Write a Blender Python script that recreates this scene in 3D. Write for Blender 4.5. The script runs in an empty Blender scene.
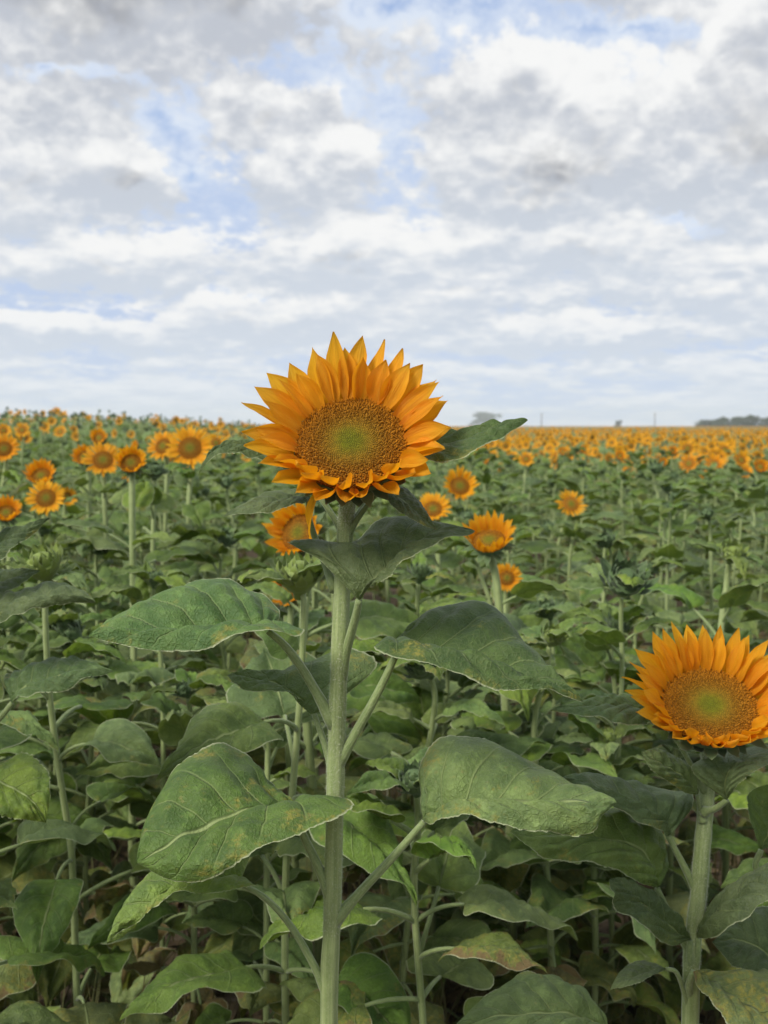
import bpy, math, random
import numpy as np
from mathutils import Matrix, Vector, Euler

random.seed(7)
rng = np.random.default_rng(7)
scene = bpy.context.scene
COL = scene.collection
PI = math.pi

# ------------------------------------------------------------------ camera
F = 1100.0                 # focal length in pixels of the 768 x 1024 frame
CAM_H = 1.55
PITCH = math.atan(87.0 / F)
cam_data = bpy.data.cameras.new('camera')
cam_data.sensor_fit = 'VERTICAL'
cam_data.sensor_height = 24.0
cam_data.lens = F / 1024.0 * 24.0
cam_data.clip_start = 0.02
cam_data.clip_end = 6000.0
cam_data.dof.use_dof = True
cam_data.dof.focus_distance = 1.17
cam_data.dof.aperture_fstop = 6.3
cam = bpy.data.objects.new('camera', cam_data)
COL.objects.link(cam)
cam.location = (0, 0, CAM_H)
cam.rotation_euler = (PI / 2 - PITCH, 0, 0)
scene.camera = cam

# ------------------------------------------------------------------ exposure
vs = scene.view_settings
vs.view_transform = 'Standard'
vs.look = 'None'
vs.exposure = 0.66
vs.gamma = 1.0
vs.use_curve_mapping = False
scene.render.engine = 'CYCLES'
scene.cycles.use_denoising = True
scene.cycles.max_bounces = 6
scene.cycles.diffuse_bounces = 2
scene.cycles.glossy_bounces = 2
scene.cycles.transmission_bounces = 4
scene.cycles.volume_bounces = 1
scene.cycles.sample_clamp_indirect = 8.0

# ------------------------------------------------------------------ node helpers
class NT:
    def __init__(self, tree):
        self.t = tree
        self.n = tree.nodes
        self.l = tree.links
    def node(self, typ, **kw):
        nd = self.n.new(typ)
        for k, v in kw.items():
            setattr(nd, k, v)
        return nd
    def put(self, sock, val):
        if isinstance(val, bpy.types.NodeSocket):
            self.l.new(val, sock)
        elif val is not None:
            if hasattr(sock, 'default_value'):
                dv = sock.default_value
                if hasattr(dv, '__len__') and not isinstance(val, (int, float)) and len(dv) == 4 and len(val) == 3:
                    val = tuple(val) + (1.0,)
                sock.default_value = val
    def m(self, op, a, b=None, c=None, clamp=False):
        nd = self.node('ShaderNodeMath', operation=op, use_clamp=clamp)
        self.put(nd.inputs[0], a)
        if b is not None: self.put(nd.inputs[1], b)
        if c is not None: self.put(nd.inputs[2], c)
        return nd.outputs[0]
    def mr(self, v, a, b, c=0.0, d=1.0, smooth=True):
        nd = self.node('ShaderNodeMapRange')
        nd.interpolation_type = 'SMOOTHSTEP' if smooth else 'LINEAR'
        nd.clamp = True
        self.put(nd.inputs[0], v)
        for i, x in zip((1, 2, 3, 4), (a, b, c, d)):
            self.put(nd.inputs[i], x)
        return nd.outputs[0]
    def mix(self, f, a, b, blend='MIX'):
        nd = self.node('ShaderNodeMix', data_type='RGBA', blend_type=blend)
        self.put(nd.inputs[0], f)
        self.put(nd.inputs[6], a)
        self.put(nd.inputs[7], b)
        return nd.outputs[2]
    def noise(self, vec, scale, detail=3.0, rough=0.5, dist=0.0, dims='3D'):
        nd = self.node('ShaderNodeTexNoise', noise_dimensions=dims)
        if vec is not None: self.put(nd.inputs['Vector'], vec)
        nd.inputs['Scale'].default_value = scale
        nd.inputs['Detail'].default_value = detail
        nd.inputs['Roughness'].default_value = rough
        nd.inputs['Distortion'].default_value = dist
        return nd.outputs[0]
    def xyz(self, x, y, z):
        nd = self.node('ShaderNodeCombineXYZ')
        for i, v in enumerate((x, y, z)): self.put(nd.inputs[i], v)
        return nd.outputs[0]
    def sep(self, v):
        nd = self.node('ShaderNodeSeparateXYZ')
        self.put(nd.inputs[0], v)
        return nd.outputs
    def ramp(self, fac, stops):
        nd = self.node('ShaderNodeValToRGB')
        cr = nd.color_ramp
        while len(cr.elements) < len(stops): cr.elements.new(0.5)
        for e, (p, c) in zip(cr.elements, stops):
            e.position = p
            e.color = tuple(c) + (1.0,) if len(c) == 3 else c
        self.put(nd.inputs[0], fac)
        return nd.outputs[0]

# ------------------------------------------------------------------ sun and sky
SUN_EL, SUN_AZ = math.radians(45), math.radians(232)   # azimuth clockwise from +Y (behind the camera, to its left)
world = bpy.data.worlds.new('World')
scene.world = world
world.use_nodes = True
SKY_STRENGTH = 0.1
world.cycles.sampling_method = 'MANUAL'
world.cycles.sample_map_resolution = 256
def build_sky():
    t = world.node_tree
    t.nodes.clear()
    k = NT(t)
    out = k.node('ShaderNodeOutputWorld')
    bg = k.node('ShaderNodeBackground')
    bg.inputs[1].default_value = SKY_STRENGTH
    k.l.new(bg.outputs[0], out.inputs[0])
    sky = k.node('ShaderNodeTexSky', sky_type='NISHITA')
    sky.sun_disc = False
    sky.sun_elevation = SUN_EL
    sky.sun_rotation = SUN_AZ
    sky.air_density = 1.0
    sky.dust_density = 1.0
    sky.ozone_density = 1.6
    tc = k.node('ShaderNodeTexCoord')
    D = k.sep(tc.outputs['Generated'])
    dx, dy, dz = D[0], D[1], D[2]
    az = k.m('DIVIDE', dx, k.m('MAXIMUM', dy, 0.05))
    el = k.m('MAXIMUM', dz, 0.0)
    # clouds seen in the photograph: azimuth, elevation, half sizes (tangents), amount
    def B(px, py, rx, ry, a):
        return ((px - 384) / F, (425 - py) / F * 0.985, rx / F, ry / F, a)
    blobs = [
        B(60, -55, 215, 140, .85), B(235, -40, 90, 85, .5),
        B(640, -60, 130, 85, .7),
        B(540, 178, 90, 46, .30), B(505, 110, 62, 44, .22), B(625, 140, 80, 46, .14),
        B(745, 165, 85, 62, .34), B(735, 92, 62, 42, .20),
        B(272, 132, 52, 26, .34), B(300, 190, 80, 34, .18),
        B(140, 198, 48, 30, .28), B(35, 195, 75, 44, .30), B(45, 135, 50, 22, .14),
        B(590, 255, 110, 24, .20), B(470, 292, 95, 24, .22), B(690, 295, 100, 26, .18),
        B(330, 262, 90, 30, .18), B(110, 272, 110, 26, .20), B(260, 318, 100, 18, .16), B(600, 335, 120, 16, .14), B(90, 335, 100, 14, .12),
        B(175, 140, 50, 30, -.14), B(203, 182, 22, 14, -.20), B(400, 38, 90, 26, -.24),
        B(620, 66, 110, 10, -.16), B(70, 105, 100, 11, -.22), B(395, 120, 22, 50, -.08),
        B(335, 118, 20, 24, -.14), B(258, 297, 36, 7, -.16), B(690, 232, 50, 10, -.14),
    ]
    wn = k.node('ShaderNodeTexNoise', noise_dimensions='3D')
    k.put(wn.inputs['Vector'], tc.outputs['Generated'])
    wn.inputs['Scale'].default_value = 20.0
    wn.inputs['Detail'].default_value = 3.5
    wn.inputs['Roughness'].default_value = 0.6
    wcol = k.sep(wn.outputs['Color'])
    waz = k.m('ADD', az, k.m('MULTIPLY', k.m('SUBTRACT', wcol[0], 0.5), 0.10))
    wel = k.m('ADD', el, k.m('MULTIPLY', k.m('SUBTRACT', wcol[1], 0.5), 0.045))
    up = k.m('ADD', 0.006, k.m('MULTIPLY', el, 0.055))
    wp = k.xyz(waz, wel, 0.0)
    bsum, wsum, hsum = 0.0, 0.02, (0.0, 0.0, 0.0)
    def vmadd(a, b, c):
        nd = k.node('ShaderNodeVectorMath', operation='MULTIPLY_ADD')
        for i, v in enumerate((a, b, c)): k.put(nd.inputs[i], v)
        return nd.outputs[0]
    for (a0, e0, ra, re, amp) in blobs:
        ra, re = ra * 1.75, re * 1.75
        p = vmadd(wp, (1 / ra, 1 / re, 0.0), (-a0 / ra, -e0 / re, 0.0))
        gr = k.node('ShaderNodeTexGradient', gradient_type='QUADRATIC_SPHERE')
        k.put(gr.inputs[0], p)
        g = gr.outputs[1]
        if amp > 0:
            wsum = k.m('MULTIPLY_ADD', g, amp * 1.5, wsum)
            hsum = vmadd(p, g, hsum)
        else:
            bsum = k.m('MULTIPLY_ADD', g, amp * 1.5, bsum)
    bsum = k.m('ADD', bsum, wsum)
    bsum = k.m('ADD', bsum, k.mr(el, 0.05, 0.22, 0.075, 0.0))
    hsum = k.m('MULTIPLY', k.sep(hsum)[1], 0.55)
    rel = k.m('DIVIDE', hsum, wsum)          # height inside the placed cloud, -1 base to 1 top
    kx = 7.0
    def coords(off):
        fz = k.m('MULTIPLY', k.m('LOGARITHM', k.m('ADD', k.m('ADD', el, off), 0.06), math.e), 3.3)
        return k.xyz(k.m('MULTIPLY', dx, kx), k.m('MULTIPLY', dy, kx), fz)
    q0 = coords(0.0)
    q1 = coords(up)
    def field(q, detail):
        g = k.noise(q, 1.25, detail, 0.63)
        b = k.noise(q, 4.3, max(1.0, detail - 2.0), 0.55, 0.0)
        bil = k.m('ABSOLUTE', k.m('MULTIPLY_ADD', b, 2.0, -1.0))
        return k.m('MULTIPLY_ADD', k.m('SUBTRACT', bil, 0.2), 0.29, g)
    N0 = field(q0, 6.0)
    N1 = field(q1, 3.5)
    G0 = k.m('ADD', k.m('MULTIPLY_ADD', N0, 0.85, 0.065), bsum)
    thin = k.mr(G0, 0.16, 0.42)              # veil of thin cloud
    thick = k.mr(G0, 0.425, 0.545)            # solid cumulus
    grad = k.m('MULTIPLY', k.m('SUBTRACT', N0, N1), k.mr(wsum, 0.25, 0.6, 1.3, 0.6))
    grad = k.m('MULTIPLY_ADD', rel, 0.33, grad)
    lit = k.mr(grad, -0.24, 0.29)
    deep = k.mr(G0, 0.72, 1.04)
    S = 0.75 / SKY_STRENGTH
    def c(r, g, b): return (r * S, g * S, b * S)
    white = c(0.80, 0.80, 0.79)
    grey = k.mix(k.mr(el, 0.10, 0.30), c(0.53, 0.58, 0.65), c(0.45, 0.475, 0.525))
    dark = c(0.25, 0.26, 0.285)
    cum = k.mix(lit, k.mix(deep, grey, dark), white)
    veil = k.mix(k.mr(N0, 0.28, 0.56), c(0.44, 0.53, 0.71), c(0.64, 0.70, 0.79))
    blue = k.mix(0.6, sky.outputs[0], c(0.36, 0.47, 0.73))
    col = k.mix(k.m('MULTIPLY', thin, 0.9), blue, veil)
    col = k.mix(k.m('MULTIPLY', thick, 0.95), col, cum)
    # pale air towards the horizon
    hz = k.mr(el, 0.0, 0.12, 0.55, 0.0)
    col = k.mix(hz, col, c(0.57, 0.65, 0.745))
    # below the horizon: plain ground-like grey
    low = k.mr(dz, -0.03, -0.002)
    col = k.mix(low, c(0.12, 0.13, 0.10), col)
    k.l.new(col, bg.inputs[0])
build_sky()
sun_data = bpy.data.lights.new('sun', 'SUN')
sun_data.energy = 2.7
sun_data.angle = math.radians(22)
sun_data.color = (1.0, 0.95, 0.88)
sun = bpy.data.objects.new('sun', sun_data)
COL.objects.link(sun)
sd = Vector((math.sin(SUN_AZ) * math.cos(SUN_EL), math.cos(SUN_AZ) * math.cos(SUN_EL), math.sin(SUN_EL)))
sun.rotation_euler = sd.to_track_quat('Z', 'Y').to_euler()
sun.location = sd * 30

# ------------------------------------------------------------------ geometry helpers
def P(px, py, Y):
    """the point on the sight line of a pixel at ground distance Y"""
    cx, cy = (px - 384.0) / F, (512.0 - py) / F
    c, s = math.cos(PITCH), math.sin(PITCH)
    dy = c + cy * s
    dz = -s + cy * c
    k = Y / dy
    return np.array((cx * k, Y, CAM_H + dz * k))
def to_px(x, y, z):
    c, s = math.cos(PITCH), math.sin(PITCH)
    dz = z - CAM_H
    d = y * c - dz * s
    u = y * s + dz * c
    return 384 + F * x / d, 512 - F * u / d
def sstep(a, b, x):
    t = np.clip((np.asarray(x, float) - a) / (b - a), 0, 1)
    return t * t * (3 - 2 * t)
def ground_z(x, y):
    x = np.asarray(x, float); y = np.asarray(y, float)
    rise = 0.54 * sstep(2.5, 19, y) * sstep(0.8, -7.0, x)
    back = 1.0 - 0.6 * sstep(22, 60, y)
    return rise * back + 0.015 * np.sin(x * 3.1 + y * 0.7)
def cr(Pts, n):
    """Catmull-Rom samples through control points"""
    Pts = np.asarray(Pts, float)
    m = len(Pts)
    ext = np.vstack([2 * Pts[0] - Pts[1], Pts, 2 * Pts[-1] - Pts[-2]])
    t = np.linspace(0, m - 1, n)
    i = np.minimum(t.astype(int), m - 2)
    u = (t - i)[:, None]
    p0, p1, p2, p3 = ext[i], ext[i + 1], ext[i + 2], ext[i + 3]
    return 0.5 * ((2 * p1) + (-p0 + p2) * u + (2 * p0 - 5 * p1 + 4 * p2 - p3) * u ** 2 + (-p0 + 3 * p1 - 3 * p2 + p3) * u ** 3)
def grid_faces(nr, nc, off=0, wrap=False):
    f = []
    for i in range(nr - 1):
        for j in range(nc if wrap else nc - 1):
            j2 = (j + 1) % nc
            f.append((off + i * nc + j, off + i * nc + j2, off + (i + 1) * nc + j2, off + (i + 1) * nc + j))
    return f
class MB:
    """collects vertices and faces of one mesh, with uv and material slots"""
    def __init__(self):
        self.v, self.f, self.uv, self.mi = [], [], [], []
        self.n = 0
    def add(self, v, f, uv=None, mi=0):
        v = np.asarray(v, float)
        self.v.append(v)
        self.f += [tuple(i + self.n for i in q) for q in f]
        self.uv.append(np.zeros((len(v), 2)) if uv is None else np.asarray(uv, float))
        self.mi += [mi] * len(f)
        self.n += len(v)
        return self
    def tube(self, path, radii, seg=8, mi=0, ribs=0.0, cap=True):
        path = np.asarray(path, float)
        n = len(path)
        radii = np.broadcast_to(np.asarray(radii, float), (n,))
        tan = np.gradient(path, axis=0)
        tan /= np.linalg.norm(tan, axis=1)[:, None] + 1e-12
        ref = np.array((0.13, 1.0, 0.05)) if abs(tan[0][1]) < 0.8 else np.array((1.0, 0.1, 0.0))
        vs, uv = [], []
        for i in range(n):
            a = np.cross(tan[i], ref); a /= np.linalg.norm(a) + 1e-12
            b = np.cross(tan[i], a)
            for j in range(seg):
                an = 2 * PI * j / seg
                r = radii[i] * (1.0 + ribs * math.cos(an * 7))
                vs.append(path[i] + r * (math.cos(an) * a + math.sin(an) * b))
                uv.append((j / seg, i / (n - 1)))
        f = grid_faces(n, seg, 0, True)
        if cap:
            f.append(tuple(range(seg))[::-1]); f.append(tuple((n - 1) * seg + j for j in range(seg)))
        return self.add(vs, f, uv, mi)
    def mesh(self, name, mats, smooth=True):
        me = bpy.data.meshes.new(name)
        V = np.concatenate(self.v)
        me.from_pydata([tuple(p) for p in V], [], self.f)
        UV = np.concatenate(self.uv)
        lay = me.uv_layers.new(name='UVMap')
        idx = np.empty(len(me.loops), np.int32)
        me.loops.foreach_get('vertex_index', idx)
        lay.data.foreach_set('uv', UV[idx].astype(np.float32).ravel())
        for mt in (mats if isinstance(mats, (list, tuple)) else [mats]):
            me.materials.append(mt)
        me.polygons.foreach_set('material_index', np.array(self.mi, np.int32))
        if smooth: me.polygons.foreach_set('use_smooth', np.ones(len(me.polygons), bool))
        me.update()
        return me
def obj(name, me, parent=None, loc=None, rot=None, scale=None):
    o = bpy.data.objects.new(name, me)
    COL.objects.link(o)
    if parent is not None: o.parent = parent
    if loc is not None: o.location = loc
    if rot is not None: o.rotation_euler = rot
    if scale is not None: o.scale = (scale, scale, scale) if isinstance(scale, (int, float)) else scale
    return o
def thing(name, label, cat, loc, group=None, rz=0.0):
    o = bpy.data.objects.new(name, None)
    o.empty_display_size = 0.05
    COL.objects.link(o)
    o.location = loc
    o.rotation_euler = (0, 0, rz)
    o['label'] = label; o['category'] = cat
    if group: o['group'] = group
    return o

# ------------------------------------------------------------------ materials
def new_mat(name):
    m = bpy.data.materials.new(name)
    m.use_nodes = True
    m.node_tree.nodes.clear()
    k = NT(m.node_tree)
    out = k.node('ShaderNodeOutputMaterial')
    return m, k, out
def principled(k, col, rough=0.5, spec=0.4, sheen=0.0, normal=None):
    b = k.node('ShaderNodeBsdfPrincipled')
    k.put(b.inputs['Base Color'], col)
    k.put(b.inputs['Roughness'], rough)
    k.put(b.inputs['Specular IOR Level'], spec)
    k.put(b.inputs['Sheen Weight'], sheen)
    b.inputs['Sheen Roughness'].default_value = 0.45
    if normal is not None: k.l.new(normal, b.inputs['Normal'])
    return b
def bump(k, h, strength, dist):
    b = k.node('ShaderNodeBump')
    k.put(b.inputs['Height'], h)
    b.inputs['Strength'].default_value = strength
    b.inputs['Distance'].default_value = dist
    return b.outputs[0]
def leaf_material(name, base, dark, vein, yellow=0.0, brown=0.0, nveins=7.0, trans=0.31):
    m, k, out = new_mat(name)
    uvn = k.node('ShaderNodeUVMap')
    uv = k.sep(uvn.outputs[0])
    geo = k.node('ShaderNodeNewGeometry')
    pos = geo.outputs['Position']
    info = k.node('ShaderNodeObjectInfo')
    rnd = info.outputs['Random']
    u = k.m('ABSOLUTE', k.m('MULTIPLY_ADD', uv[0], 2.0, -1.0))
    t = uv[1]
    # veins: midrib and forward-slanting side veins, finer net by Voronoi
    ph = k.m('SUBTRACT', k.m('MULTIPLY', t, nveins), k.m('MULTIPLY', k.m('POWER', u, 0.85), 2.1))
    fr = k.m('ABSOLUTE', k.m('SUBTRACT', k.m('FRACT', k.m('ADD', ph, 20.0)), 0.5))       # 0.5 on the vein
    side = k.mr(fr, 0.445, 0.495)
    side = k.m('MULTIPLY', side, k.mr(u, 0.97, 0.55, 0.15, 0.8))
    mid = k.mr(u, 0.045, 0.012)
    vo = k.node('ShaderNodeTexVoronoi', feature='DISTANCE_TO_EDGE')
    k.put(vo.inputs['Vector'], pos)
    vo.inputs['Scale'].default_value = 150.0
    net = k.mr(vo.outputs['Distance'], 0.10, 0.0)
    vm = k.m('MAXIMUM', k.m('MAXIMUM', mid, k.m('MULTIPLY', side, 0.6)), k.m('MULTIPLY', net, 0.14))
    n1 = k.noise(pos, 22.0, 4.0, 0.6)
    n2 = k.noise(pos, 75.0, 3.0, 0.6)
    n3 = k.noise(pos, 420.0, 2.0, 0.6)
    col = k.mix(k.mr(n1, 0.32, 0.68), dark, base)
    col = k.mix(k.m('MULTIPLY', k.mr(n2, 0.50, 0.72), 0.42), col, tuple(x * 1.75 for x in base))
    col = k.mix(k.m('MULTIPLY', k.mr(n3, 0.5, 0.8), 0.22), col, (0.28, 0.34, 0.17))
    hsv = k.node('ShaderNodeHueSaturation')
    k.put(hsv.inputs['Hue'], k.m('MULTIPLY_ADD', rnd, 0.03, 0.485))
    k.put(hsv.inputs['Saturation'], k.m('MULTIPLY_ADD', k.m('FRACT', k.m('MULTIPLY', rnd, 7.3)), 0.3, 0.83))
    k.put(hsv.inputs['Value'], k.m('MULTIPLY_ADD', k.m('FRACT', k.m('MULTIPLY', rnd, 13.7)), 0.55, 0.75))
    k.put(hsv.inputs['Color'], col)
    col = hsv.outputs[0]
    if yellow > 0:
        off = k.node('ShaderNodeVectorMath', operation='ADD')
        k.put(off.inputs[0], pos)
        k.put(off.inputs[1], k.xyz(k.m('MULTIPLY', rnd, 9.0), 0.0, 0.0))
        ny = k.noise(off.outputs[0], 17.0, 5.0, 0.68)
        edge = k.m('MULTIPLY', k.m('POWER', u, 2.0), 0.10)
        lo = 0.66 - 0.25 * yellow
        my = k.mr(k.m('ADD', ny, edge), lo, lo + 0.10)
        nsp = k.noise(off.outputs[0], 130.0, 2.0, 0.7)
        my = k.m('MULTIPLY', my, k.mr(nsp, 0.40, 0.62, 0.08, 0.85))
        col = k.mix(my, col, k.mix(nsp, (0.20, 0.22, 0.04), (0.34, 0.29, 0.06)))
        sv = k.node('ShaderNodeTexVoronoi', feature='F1')
        k.put(sv.inputs['Vector'], off.outputs[0])
        sv.inputs['Scale'].default_value = 85.0
        spot = k.m('MULTIPLY', k.mr(k.m('ADD', sv.outputs['Distance'], k.m('MULTIPLY', nsp, 0.25)), 0.36, 0.24), k.mr(ny, lo - 0.10, lo + 0.02))
        col = k.mix(k.m('MULTIPLY', spot, 0.5), col, (0.26, 0.25, 0.08))
        if brown > 0:
            lb = lo + 0.20 - 0.20 * brown
            mb = k.mr(k.m('ADD', ny, k.m('MULTIPLY', edge, 1.6)), lb, lb + 0.07)
            col = k.mix(mb, col, k.mix(nsp, (0.11, 0.070, 0.030), (0.30, 0.21, 0.085)))
    col = k.mix(k.m('MULTIPLY', vm, 0.82), col, vein)
    rim = k.mr(u, 0.97, 0.994)
    col = k.mix(k.m('MULTIPLY', rim, 0.85), col, (0.46, 0.50, 0.30))
    h = k.m('ADD', k.m('MULTIPLY', vm, 0.8), k.m('MULTIPLY', n2, 0.7))
    h = k.m('ADD', h, k.m('MULTIPLY', n3, 0.35))
    nrm = bump(k, h, 0.9, 0.0045)
    b = principled(k, col, 0.50, 0.28, 0.04, nrm)
    k.put(b.inputs['Sheen Tint'], (0.9, 1.0, 0.9, 1.0))
    tr = k.node('ShaderNodeBsdfTranslucent')
    tcol = k.mix(0.65, col, (0.20, 0.29, 0.02))
    k.put(tr.inputs[0], tcol)
    mx = k.node('ShaderNodeMixShader')
    mx.inputs[0].default_value = trans
    k.l.new(b.outputs[0], mx.inputs[1]); k.l.new(tr.outputs[0], mx.inputs[2])
    k.l.new(mx.outputs[0], out.inputs[0])
    return m
GREEN, DARK, VEIN = (0.138, 0.208, 0.040), (0.070, 0.125, 0.026), (0.33, 0.40, 0.16)
M_LEAF = leaf_material('leaf_green', GREEN, DARK, VEIN, 0.10, 0.0)
M_LEAF_NEAR = leaf_material('leaf_near', (0.120, 0.176, 0.056), (0.064, 0.110, 0.036), VEIN, 0.12, 0.0)
M_LEAF_SPOT = leaf_material('leaf_spotted', GREEN, DARK, VEIN, 0.26, 0.2)
M_LEAF_YEL = leaf_material('leaf_yellowing', (0.165, 0.200, 0.045), (0.09, 0.125, 0.03), VEIN, 0.66, 0.18)
M_LEAF_DRY = leaf_material('leaf_withered', (0.17, 0.15, 0.055), (0.10, 0.09, 0.035), (0.30, 0.25, 0.12), 0.9, 0.55)
M_LEAF_LITE = leaf_material('leaf_light', (0.180, 0.255, 0.050), (0.095, 0.158, 0.034), VEIN, 0.2, 0.0, trans=0.3)

def stem_material(name, c1, c2):
    m, k, out = new_mat(name)
    uvn = k.node('ShaderNodeUVMap')
    uv = k.sep(uvn.outputs[0])
    geo = k.node('ShaderNodeNewGeometry')
    pos = geo.outputs['Position']
    stre = k.noise(k.xyz(k.m('MULTIPLY', uv[0], 16.0), k.m('MULTIPLY', uv[1], 9.0), 0.0), 1.0, 3.0, 0.6)
    n1 = k.noise(pos, 35.0, 3.0, 0.6)
    n2 = k.noise(pos, 500.0, 2.0, 0.6)
    col = k.mix(k.mr(stre, 0.3, 0.7), c1, c2)
    col = k.mix(k.m('MULTIPLY', k.mr(n1, 0.4, 0.7), 0.35), col, tuple(x * 0.62 for x in c1))
    col = k.mix(k.m('MULTIPLY', k.mr(n2, 0.52, 0.75), 0.35), col, (0.38, 0.41, 0.26))
    nrm = bump(k, k.m('ADD', stre, k.m('MULTIPLY', n2, 0.5)), 0.5, 0.002)
    b = principled(k, col, 0.55, 0.35, 0.35, nrm)
    k.put(b.inputs['Sheen Tint'], (0.95, 1.0, 0.88, 1.0))
    k.l.new(b.outputs[0], out.inputs[0])
    return m
M_STEM = stem_material('stem_green', (0.190, 0.250, 0.080), (0.310, 0.370, 0.150))
M_PETIOLE = stem_material('petiole_green', (0.150, 0.210, 0.065), (0.250, 0.310, 0.118))

def hair_material():
    m, k, out = new_mat('stem_hair')
    b = principled(k, (0.55, 0.58, 0.42), 0.6, 0.3)
    k.l.new(b.outputs[0], out.inputs[0])
    return m
M_HAIR = hair_material()

def petal_material():
    m, k, out = new_mat('petal_orange')
    uvn = k.node('ShaderNodeUVMap')
    uv = k.sep(uvn.outputs[0])
    info = k.node('ShaderNodeObjectInfo')
    geo = k.node('ShaderNodeNewGeometry')
    fib = k.noise(k.xyz(k.m('MULTIPLY', uv[0], 34.0), k.m('MULTIPLY', uv[1], 1.6), k.m('MULTIPLY', info.outputs['Random'], 30.0)), 1.0, 3.0, 0.6)
    col = k.ramp(uv[1], [(0.0, (0.74, 0.25, 0.005)), (0.22, (0.85, 0.365, 0.010)), (0.6, (0.90, 0.45, 0.020)), (1.0, (0.92, 0.52, 0.04))])
    col = k.mix(k.m('MULTIPLY', k.mr(fib, 0.38, 0.64), 0.7), col, (0.78, 0.29, 0.006))
    n1 = k.noise(geo.outputs['Position'], 60.0, 3.0, 0.6)
    col = k.mix(k.m('MULTIPLY', k.mr(n1, 0.5, 0.75), 0.3), col, (0.90, 0.46, 0.03))
    hsv = k.node('ShaderNodeHueSaturation')
    k.put(hsv.inputs['Hue'], k.m('MULTIPLY_ADD', info.outputs['Random'], 0.016, 0.492))
    k.put(hsv.inputs['Value'], k.m('MULTIPLY_ADD', k.m('FRACT', k.m('MULTIPLY', info.outputs['Random'], 9.1)), 0.2, 0.9))
    k.put(hsv.inputs['Color'], col)
    nrm = bump(k, fib, 0.8, 0.0022)
    b = principled(k, hsv.outputs[0], 0.55, 0.25, 0.0, nrm)
    tr = k.node('ShaderNodeBsdfTranslucent')
    k.put(tr.inputs[0], (0.92, 0.42, 0.008, 1.0))
    mx = k.node('ShaderNodeMixShader')
    mx.inputs[0].default_value = 0.46
    k.l.new(b.outputs[0], mx.inputs[1]); k.l.new(tr.outputs[0], mx.inputs[2])
    k.l.new(mx.outputs[0], out.inputs[0])
    return m
M_PETAL = petal_material()

def disk_material(name, floret):
    m, k, out = new_mat(name)
    uvn = k.node('ShaderNodeUVMap')           # u = distance from the disk's centre, v = height on the floret
    uv = k.sep(uvn.outputs[0])
    geo = k.node('ShaderNodeNewGeometry')
    n1 = k.noise(geo.outputs['Position'], 260.0, 3.0, 0.65)
    n2 = k.noise(geo.outputs['Position'], 45.0, 3.0, 0.6)
    r = k.m('ADD', uv[0], k.m('MULTIPLY', k.m('SUBTRACT', n2, 0.5), 0.16))
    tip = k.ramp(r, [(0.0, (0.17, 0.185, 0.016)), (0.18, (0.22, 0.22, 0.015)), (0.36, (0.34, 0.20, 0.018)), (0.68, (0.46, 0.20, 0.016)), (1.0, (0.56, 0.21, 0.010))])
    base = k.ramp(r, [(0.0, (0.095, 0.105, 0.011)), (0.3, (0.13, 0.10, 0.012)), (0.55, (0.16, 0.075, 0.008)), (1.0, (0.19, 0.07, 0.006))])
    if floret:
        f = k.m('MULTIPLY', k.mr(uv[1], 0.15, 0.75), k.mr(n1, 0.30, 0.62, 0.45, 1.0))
    else:
        f = k.m('MULTIPLY', k.mr(n1, 0.42, 0.62), 0.55)
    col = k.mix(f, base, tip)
    b = principled(k, col, 0.75, 0.1, 0.0)
    k.l.new(b.outputs[0], out.inputs[0])
    return m
M_DISK = disk_material('disk_bed', False)
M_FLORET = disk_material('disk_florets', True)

def bract_material(name, gain):
    m, k, out = new_mat(name)
    geo = k.node('ShaderNodeNewGeometry')
    uvn = k.node('ShaderNodeUVMap')
    uv = k.sep(uvn.outputs[0])
    n = k.noise(geo.outputs['Position'], 90.0, 3.0, 0.6)
    u = k.m('ABSOLUTE', k.m('MULTIPLY_ADD', uv[0], 2.0, -1.0))
    col = k.mix(n, (0.05 * gain[0], 0.088 * gain[1], 0.036 * gain[2]), (0.095 * gain[0], 0.15 * gain[1], 0.056 * gain[2]))
    col = k.mix(k.mr(u, 0.8, 1.0, 0.0, 0.55), col, (0.25, 0.30, 0.17))
    col = k.mix(k.mr(uv[1], 0.8, 1.0, 0.0, 0.5), col, (0.28, 0.32, 0.15))
    b = principled(k, col, 0.6, 0.3, 0.15)
    k.l.new(b.outputs[0], out.inputs[0])
    return m
M_BRACT = bract_material('bract_green', (1.0, 1.0, 0.9))
M_BRACT_LITE = bract_material('bract_light_green', (2.2, 1.8, 0.9))

def soil_material():
    m, k, out = new_mat('soil')
    geo = k.node('ShaderNodeNewGeometry')
    pos = geo.outputs['Position']
    n1 = k.noise(pos, 2.2, 5.0, 0.6)
    n2 = k.noise(pos, 30.0, 5.0, 0.65)
    n3 = k.noise(pos, 0.05, 3.0, 0.5)
    col = k.mix(n1, (0.065, 0.046, 0.031), (0.135, 0.098, 0.065))
    col = k.mix(k.mr(n2, 0.35, 0.7), col, (0.19, 0.145, 0.10))
    p = k.sep(pos)
    d = k.mr(p[1], 120.0, 260.0)
    col = k.mix(d, col, k.mix(n3, (0.06, 0.085, 0.035), (0.10, 0.12, 0.05)))
    nrm = bump(k, k.m('ADD', n2, n1), 0.8, 0.03)
    b = principled(k, col, 0.9, 0.15, 0.0, nrm)
    k.l.new(b.outputs[0], out.inputs[0])
    return m
M_SOIL = soil_material()
def simple_mat(name, c1, c2, scale, rough=0.8):
    m, k, out = new_mat(name)
    geo = k.node('ShaderNodeNewGeometry')
    n = k.noise(geo.outputs['Position'], scale, 4.0, 0.6)
    b = principled(k, k.mix(k.mr(n, 0.3, 0.7), c1, c2), rough, 0.2)
    k.l.new(b.outputs[0], out.inputs[0])
    return m
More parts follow.
